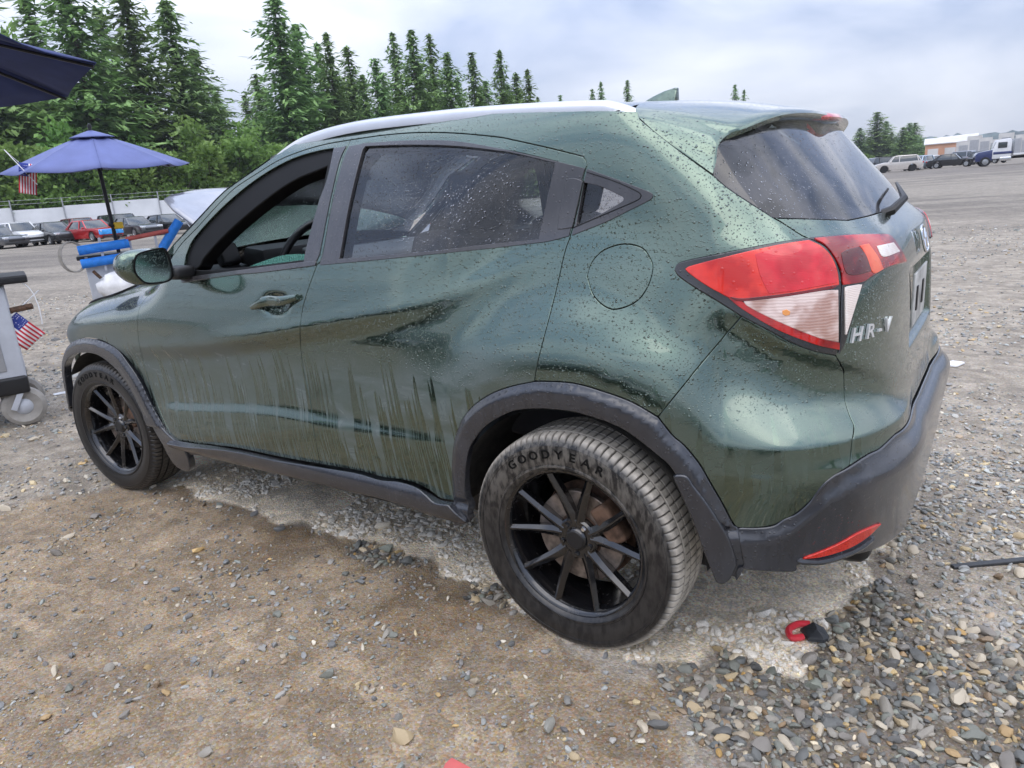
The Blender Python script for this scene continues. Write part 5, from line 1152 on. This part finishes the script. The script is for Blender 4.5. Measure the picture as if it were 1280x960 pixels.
rc = parked('parked_car', 'sedan', rdp, 'bright red sedan with a blue sheet over its nose', None, gp(112, 58), to_v(112)+.52)
parked('parked_car', 'sedan', gy, 'dark grey sedan beside the umbrella pole in the fence row', None, gp(166, 60), to_v(166)+.50)
parked('parked_car', 'sedan', bk, 'black sedan parked next to the raised silver hood', None, gp(207, 60), to_v(207)+.62)
parked('parked_car', 'van', bk, 'black van parked behind the dark grey sedan near the umbrella pole', None, gp(150, 66), to_v(150)+.45, cat='van')
M['blue_film'] = simple('blue_film', (.05, .32, .75), .25, var=.25, vscale=4)
bf = MB(); bf.box((2.30, .0, .60), (.22, 1.66, .36), bev=.06); bo = bf.build('nose_sheet', M['blue_film'], rc)
# neighbouring car with its hood raised
nb = parked('silver_car', 'sedan', sv, 'pale silver sedan with its hood raised beyond the green car', None, (5.42, -3.25, 0), 0.)
hdv = []
for k, (x, z) in enumerate(((6.28, 1.00), (6.6, 1.17), (6.92, 1.36), (7.14, 1.49), (7.24, 1.53))):
    wd_ = (.70, .76, .80, .77, .62)[k]; hdv.append([(x-4.95-.03*abs(y)**2*k*.5, y*wd_, z+.055*(1-y*y)) for y in np.linspace(-1, 1, 15)])
hup = grid_obj('raised_hood', hdv, sv, nb); sol = hup.modifiers.new('thick', 'SOLIDIFY'); sol.thickness = .03
MB().tube([(1.75, .62, .95), (2.1, .66, 1.42)], .012, 6).build('hood_prop', M['galv'], nb)
# far side: cars and a truck by the clump of firs
parked('parked_car', 'suv', bk, 'black SUV partly hidden by the pearl white crossover', None, gp(1094, 97), to_v(1094)-.9, cat='suv')
parked('parked_car', 'suv', beige, 'pearl white crossover with black wheels in the far row', None, gp(1123, 89), to_v(1123)-1.45, True, cat='suv')
parked('parked_car', 'hatch', blp, 'pale blue hatchback between the pearl crossover and the black sedan', None, gp(1149, 95), to_v(1149)-.5)
parked('parked_car', 'sedan', wh, 'white sedan parked just behind the pale blue hatchback', None, gp(1160, 101), to_v(1160)-.6)
parked('parked_car', 'sedan', bk, 'black sedan side-on in the far row beside the truck', None, gp(1191, 94), to_v(1191)+1.4)
parked('parked_car', 'suv', sv, 'silver SUV behind the hood of the blue truck', None, gp(1212, 106), to_v(1212)+1.2, cat='suv')
parked('parked_car', 'sedan', wh, 'white sedan in front of the white storage stacks', None, gp(1224, 112), to_v(1224)+1.3)
parked('parked_car', 'hatch', gy, 'grey hatchback beside the silver SUV in the far row', None, gp(1236, 104), to_v(1236)+1.0)
# truck
tk = empty('flatbed_truck', (0, 0, 0), 0, 'navy and white flatbed truck parked at the far row', 'truck'); nv = car_paint('navy_paint', (.022, .035, .13), .2)
prism_y([(3.9, .55, .95), (3.95, 1.25, .98), (3.7, 1.55, 1.0), (2.3, 1.75, 1.05), (2.25, .6, 1.05)], 0, 'hood', nv, tk, .06)
prism_y([(2.35, .75, 1.08), (2.35, 1.75, 1.08), (1.95, 2.75, 1.0), (.75, 2.85, 1.0), (.6, 2.6, 1.05), (.6, .75, 1.08)], 0, 'cab', wh, tk, .06)
MB().box((1.45, 1.06, 2.18), (.85, .06, .62), bev=.05).build('side_window', M['carglass'], tk); MB().box((1.45, -1.06, 2.18), (.85, .06, .62), bev=.05).build('side_window', M['carglass'], tk)
MB().box((2.16, 0, 2.22), (.06, 1.75, .75), roty(-.38), bev=.03).build('windscreen', M['carglass'], tk)
MB().box((1.4, 0, 1.35), (1.75, 2.2, .28), bev=.04).build('stripe', nv, tk); MB().box((-2.6, 0, 1.12), (6.0, 2.35, .16), bev=.03).build('flat_bed', wh, tk); MB().box((-1.5, 0, .82), (7.6, .9, .3), bev=.04).build('chassis', M['ctyre'], tk)
MB().tube([(.38, .9, .9), (.38, .9, 3.1)], .07, 10).build('exhaust_stack', M['chrome'], tk); MB().box((.3, 0, 1.9), (.12, 2.2, 1.5), bev=.02).build('headboard', M['galv'], tk); MB().box((1.1, .98, .68), (1.1, .35, .42), bev=.06).build('fuel_tank', M['chrome'], tk)
for x in (2.95, -2.9, -4.1):
    for sd in (1, -1):
        t_ = MB().lathe([(.3, 0), (.48, 0), (.51, -.04), (.51, -.28), (.48, -.3)], (x, sd*1.12, .51), 'y', 20, sd).build('wheel', M['ctyre'], tk); MB().lathe([(0, .03), (.12, .03), (.14, -.02), (.28, -.04), (.31, .0)], (x, sd*1.12, .51), 'y', 16, sd).build('rim', M['alloy'], t_)
for sd in (1, -1): MB().box((3.86, sd*.72, 1.12), (.2, .34, .2), bev=.04).build('headlight', M['hl'], tk)
tk.location = gp(1270, 86); tk.rotation_euler = (0, 0, to_v(1254)-1.42); tk.scale = (.86,)*3
# warehouse and stacked containers
M['tan'] = simple('tan_siding', (.55, .30, .19), .8, var=.12, vscale=.3); M['offw'] = simple('off_white_siding', (.58, .57, .55), .8, var=.12, vscale=.4); M['dkglass'] = simple('dark_pane', (.05, .06, .08), .2)
ware = empty('warehouse', gp(1187, 190), gdir(1187)-math.pi/2, 'low warehouse with tan orange siding beyond the far cars', 'building')
MB().box((0, 0, 1.9), (9.4, 8, 3.8)).build('wall', M['tan'], ware, False); MB().ngon_prism([(-5.0, -4.3, 3.8), (5.0, -4.3, 3.8), (5.0, 0, 5.3), (-5.0, 0, 5.0)], (0, 0, .18)).build('roof', M['offw'], ware, False)
for x in (-3.2, 0, 3.2): MB().box((x, -4.02, 1.6), (2.0, .08, 2.6)).build('door', M['offw'], ware, False)
for k in range(7):
    st_ = empty('storage_container', gp(1204+k*13, 175), gdir(1240)-math.pi/2, 'off-white storage container in the bank behind the truck', 'container', 'bank of off-white containers'); hh_ = 3.6+.5*((k*5) % 3)
    MB().box((0, 0, hh_/2), (2.45, 6, hh_)).build('shell', M['offw'], st_, False)
    MB().box((0, -3.03, hh_*.48), (1.5, .06, hh_*.7)).build('door', M['galv'], st_, False)
# a row of dark cars behind the photographer, mirrored in the doors
for k, (x, kd, mt_, lb) in enumerate(((-2.6, 'suv', bk, 'black SUV in the next row that the rear door mirrors'), (.6, 'sedan', gy, 'grey sedan in the next row that the doors mirror'), (3.6, 'suv', gy, 'grey SUV in the next row that the front door mirrors'), (6.8, 'hatch', bk, 'black hatchback in the next row that the fender mirrors'))):
    parked('parked_car', kd, mt_, lb, None, (x, 7.1, 0), -math.pi/2+.05*k)
# ================================================================== carts, umbrellas, flags, litter
M['navy'] = simple('navy_canvas', (.10, .125, .30), .6, var=.10, vscale=3); M['navy_dark'] = simple('navy_canvas_shaded', (.032, .046, .145), .9, var=.1)  # paler navy has wet sky sheen in its colour; darker one, underside shade
M['pole'] = simple('dark_pole', (.018, .019, .022), .4, .4); M['foam'] = simple('blue_foam', (.02, .22, .72), .6, var=.12, vscale=20); M['redbar'] = simple('faded_red_bar', (.48, .10, .08), .6)
M['cartw'] = simple('cart_panel', (.50, .52, .56), .5, var=.08); M['whitebag'] = simple('white_plastic', (.80, .80, .80), .5, bump=.01, bscale=14); M['tyre_grey'] = simple('grey_caster', (.33, .31, .28), .8, var=.2); M['yellow'] = simple('yellow_plastic', (.75, .48, .03), .5)
def umbrella(loc, h, r, sag, label, tilt, mat, ribs=8, rot=0.):
    u = empty('patio_umbrella', loc, 0, label, 'umbrella'); u.rotation_euler = tilt
    for k in range(ribs):          # each canopy gore is a panel
        a0, a1 = rot+k*6.28319/ribs, rot+(k+1)*6.28319/ribs; rows_ = []
        for t in np.linspace(.17, 1, 7):
            row = []
            for s_ in np.linspace(0, 1, 6):
                a = a0+(a1-a0)*s_; rr_ = r*t*(math.cos((a1-a0)/2)/math.cos((s_-.5)*(a1-a0)))*(1-.035*t*math.sin(math.pi*s_)); row.append((rr_*math.cos(a), rr_*math.sin(a), h-sag*t**1.12-.05*t*math.sin(math.pi*s_)*.6))
            rows_.append(row)
        g = grid_obj('canopy_panel', rows_, mat, u); so_ = g.modifiers.new('t', 'SOLIDIFY'); so_.thickness = .006
        MB().tube([(0, 0, h-.16), (r*.5*math.cos(a0), r*.5*math.sin(a0), h-sag*.5-.03), (r*.985*math.cos(a0), r*.985*math.sin(a0), h-sag-.022)], .011, 6).build('rib', M['pole'], u)
    rows_ = [[(r*t*math.cos(a), r*t*math.sin(a), h+.035-sag*t**1.1) for a in np.linspace(0, 6.28319, 33)] for t in (.02, .10, .19, .235)]
    g = grid_obj('vent_cap', rows_, mat, u); so_ = g.modifiers.new('t', 'SOLIDIFY'); so_.thickness = .005
    MB().tube([(0, 0, .0), (0, 0, h)], .024, 10).build('pole', M['pole'], u); MB().lathe([(0, .12), (.018, .11), (.028, .08), (.02, .05), (.026, .03), (.0, .0)], (0, 0, h), 'z', 12).build('finial', M['pole'], u)
    return u
def flag_mat():
    m = Mt('flag_cloth'); uv = m.n('SeparateXYZ', {0: m.n('TexCoord').outputs['Generated']}); x, z = uv.outputs[0], uv.outputs[2]
    st = m.math('LESS_THAN', m.math('FRACT', m.math('MULTIPLY', z, 6.5)), .5); col = m.mix(st, (.80, .78, .78, 1), (.62, .03, .05, 1))
    ca = m.math('MULTIPLY', m.math('LESS_THAN', x, .42), m.math('GREATER_THAN', z, .46)); vo = m.n('TexVoronoi', {'Vector': m.n('TexCoord').outputs['Generated'], 'Scale': 14., 'Randomness': .2}).outputs['Distance']
    blue = m.mix(m.math('LESS_THAN', vo, .22), (.03, .05, .26, 1), (.8, .8, .85, 1)); return m.done(m.bsdf(base=m.mix(ca, col, blue), rough=.8))
M['flag'] = flag_mat()
def flag(loc, wd_, ht, rot, label, stick):
    f = empty('small_flag', loc, 0, label, 'flag'); f.rotation_euler = rot
    g = grid_obj('cloth', [[(x*wd_, .035*math.sin(x*7+z*2)*x, z*ht) for x in np.linspace(0, 1, 14)] for z in np.linspace(0, 1, 9)], M['flag'], f)
    s_ = g.modifiers.new('t', 'SOLIDIFY'); s_.thickness = .003
    MB().tube(stick, .005, 6).build('stick', M['whitebag'], f); return f
# the umbrella in the middle distance stands in a small service cart
uD = 11.0; ub_ = np.array(gp(141, uD))
umbrella((ub_[0], ub_[1], 0), 2.40, 1.09, .43, 'blue octagonal patio umbrella with a small flag hanging from its edge', (math.radians(-2), math.radians(-2.5), 0), M['navy'], 8, .35)
ct = empty('service_cart', (ub_[0], ub_[1], 0), gdir(140)-math.pi/2, 'grey service cart padded with blue foam tubes under the umbrella', 'cart')
MB().box((0, .0, .52), (.85, .55, .62), bev=.02).build('cabinet', M['cartw'], ct); MB().box((0, 0, .87), (1.0, .62, .05), bev=.01).build('top_tray', M['black'], ct)
for x in (-.38, .38):
    for y in (-.24, .24): MB().lathe([(0, -.03), (.07, -.03), (.09, -.02), (.09, .02), (.07, .03), (0, .03)], (x, y, .09), 'x', 16).build('caster', M['tyre_grey'], ct); MB().box((x, y, .18), (.06, .08, .08)).build('caster_fork', M['galv'], ct)
for z in (.97, .80): MB().tube([(-.46, -.33, z-.0), (.13, -.33, z+.04)], .06, 14).build('foam_tube', M['foam'], ct)
MB().tube([(.48, -.30, .86), (.78, -.30, 1.24)], .06, 14).build('foam_tube', M['foam'], ct)
MB().tube([(.10, -.33, 1.06), (.62, -.33, 1.12)], .03, 10).build('padded_bar', M['redbar'], ct)
for x in (-.2, .14, .45): MB().box((x, -.32, .9), (.03, .03, .42)).build('bracket', M['cartw'], ct)
sck = MB(); 
for k in range(4): sck.tube([(-.55+.14*math.cos(a)+k*.01, -.30-.01*k, .90+.19*math.sin(a)) for a in np.linspace(.8, 6.2, 22)], .008, 5)
sck.build('hose_coil', M['tyre_grey'], ct); tag(ct.children[-1], kind='stuff')
bg_ = empty('white_sack', tuple(np.array(gp(139, uD-.65))), gdir(140), 'crumpled white plastic sack slung low on the padded service cart', 'bag')
bm = bmesh.new(); bmesh.ops.create_icosphere(bm, subdivisions=3, radius=1)
for v in bm.verts: v.co = Vector((v.co.x*.17, v.co.y*.30, v.co.z*.19))*(1+.12*math.sin(v.co.x*5+v.co.y*7)+.07*math.sin(v.co.z*11)); v.co.z += .50
me = bpy.data.meshes.new('sack_body'); bm.to_mesh(me); bm.free(); me.materials.append(M['whitebag']); me.polygons.foreach_set('use_smooth', np.ones(len(me.polygons), bool)); link(bpy.data.objects.new('sack_body', me), bg_)
MB().box((0, 0, .25), (.05, .3, .12)).build('sack_hook', M['galv'], bg_)
MB().tube([(0, .25, .62), (0, .32, .72)], .02).build('sack_tie', M['rust'], bg_)
yt = empty('yellow_clamp', tuple(np.array(gp(146, uD-.06))+np.array((0, 0, 1.24))), 0, 'yellow clamp on the dark pole of the blue umbrella', 'clamp'); MB().box((0, 0, 0), (.09, .11, .09), bev=.02).build('clamp_body', M['yellow'], yt); MB().tube([(0, .05, 0), (0, .12, .02)], .02).build('clamp_lever', M['black'], yt)
fp = at_dist(46, 206, uD-.4); flag(tuple(fp), .36, .18, (math.radians(8), math.radians(78), gdir(36)+math.pi*.55), 'small stars and stripes flag hanging from the blue umbrella edge', [(0, 0, .18), (-.12, 0, .32), (.25, .2, .0)])
# the near cart at the left edge with the second umbrella
ca_ = gdir(0)-math.pi/2; cl_ = np.array((4.82, .83, 0)); nc = empty('tool_cart', cl_, ca_, 'white and black tool cart on grey rubber casters at the picture edge', 'cart')
MB().box((0.02, 0, .64), (.80, .5, .62), bev=.02).build('cabinet', M['cartw'], nc); MB().box((0.01, -.252, .62), (.62, .012, .45), bev=.004).build('cabinet_door', M['galv'], nc); MB().box((0.06, 0, .985), (1.0, .58, .05), bev=.012).build('top_tray', M['black'], nc); MB().box((0, 0, .29), (.84, .54, .12), bev=.02).build('base_frame', M['black'], nc)
MB().box((.34, -.1, 1.03), (.14, .24, .06), bev=.02).build('tray_handle', M['black'], nc); MB().tube([(.40, -.2, .78), (.55, -.24, .80)], .02).build('side_latch', M['rust'], nc)
for x, y in ((-.34, -.2), (.36, -.2), (-.34, .2), (.36, .2)):
    c_ = MB().lathe([(0, -.03), (.05, -.03), (.105, -.045), (.13, -.03), (.135, 0), (.13, .03), (.105, .045), (.05, .03), (0, .03)], (x, y, .135), 'y', 28).build('caster', M['tyre_grey'], nc); MB().lathe([(0, -.05), (.02, -.05), (.05, -.036), (.055, -.03)], (x, y, .135), 'y', 16).build('caster_hub', M['cartw'], c_)
    MB().box((x-.02, y-.055, .20), (.035, .012, .17), roty(.5), bev=.003).box((x-.02, y+.055, .20), (.035, .012, .17), roty(.5), bev=.003).build('caster_fork', M['cartw'], nc); tag(nc.children[-1], kind='stuff')
cpt = [at_dist(x, y, 5.7) for x, y in ((8, 352), (24, 352), (38, 362), (48, 382), (53, 405))]; hz_ = MB().tube(smooth_line(cpt, 4), .004, 6).build('cord', M['whitebag'], None); tag(hz_, 'thin pale cord looping off the white tool cart', 'cord')
fp = at_dist(-4, 412, 5.75); flag(tuple(fp), .22, .16, (math.radians(5), math.radians(52), gdir(20)-math.pi/2+.15), 'stars and stripes flag hanging beside the tool cart', [(0, 0, -.02), (0, 0, .36)])
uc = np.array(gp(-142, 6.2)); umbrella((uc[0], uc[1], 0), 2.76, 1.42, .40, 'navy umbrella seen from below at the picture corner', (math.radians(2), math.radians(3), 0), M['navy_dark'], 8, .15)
# ---- litter
def lump(name, pts, h, mat, label, cat, bend=0.):
    P = np.array(pts); c = P.mean(0); n = len(P); V = []
    for sc_, z in ((1., .004), (.97, h*.7), (.7, h), (.0, h*1.05)):
        for k, q in enumerate(P): V.append((*(c+(q-c)*sc_), z+gheight(np.array([q[0]]), np.array([q[1]]))[0]+bend*math.sin(k*1.7)*h))
    F = [(i*n+k, i*n+(k+1) % n, (i+1)*n+(k+1) % n, (i+1)*n+k) for i in range(3) for k in range(n)]
    o = MB().add(V, F).build(name, mat, None, True); return tag(o, label, cat)
G2 = lambda L_: [hit(x, y, 2, .01)[:2] for x, y in L_]
M['litter_red'] = simple('red_plastic', (.62, .035, .05), .35); M['litter_black'] = simple('black_scrap', (.035, .037, .04), .5, bump=.003, bscale=60); M['paper_red'] = simple('red_plastic_scrap', (.60, .13, .12), .6)
lp = [hit(x, y, 2, .022) for x, y in ((1012, 780), (998, 780), (986, 787), (990, 797), (1004, 796))]; tag(MB().tube(smooth_line(lp, 4), .010, 8).build('red_hook', M['litter_red'], None), 'bent red plastic hook lying on the wet pebbles', 'litter')
lump('black_scrap', G2([(1000, 790), (1016, 785), (1030, 787), (1038, 797), (1030, 806), (1010, 805)]), .018, M['litter_black'], 'crumpled black scrap beside the bent red hook', 'litter', .5)
lump('red_scrap', G2([(556, 948), (564, 941), (596, 957), (600, 968), (548, 966)]), .006, M['paper_red'], 'flat red scrap lying on the packed dirt', 'litter')
tag(MB().box(hit(1238, 704, 2, .01), (.26, .022, .012), rotz(math.radians(38)), bev=.004).build('black_strip', M['litter_black'], None), 'thin black plastic strip lying on the gravel behind the bumper', 'litter')
lump('white_scrap', G2([(1174, 457), (1190, 452), (1206, 454), (1196, 458)]), .02, M['whitebag'], 'small white scrap on the gravel past the tailgate', 'litter')
lump('white_strip', G2([(66, 492), (106, 484), (108, 486), (68, 494)]), .01, M['whitebag'], 'thin white strip lying on the gravel past the loose wheel-arch flare', 'litter')
# ================================================================== damp air over the lot
hz0 = MB(); hz0.box((60, -180, 21), (1250, 1250, 48)); hzo = hz0.build('haze', None, None, False); tag(hzo, kind='stuff')
m = Mt('damp_air'); pv = m.n('VolumePrincipled', {'Color': (.88, .92, 1., 1), 'Density': .00032, 'Anisotropy': .2}); m.t.links.new(pv.outputs[0], m.out.inputs['Volume']); hzo.data.materials.append(m.m)
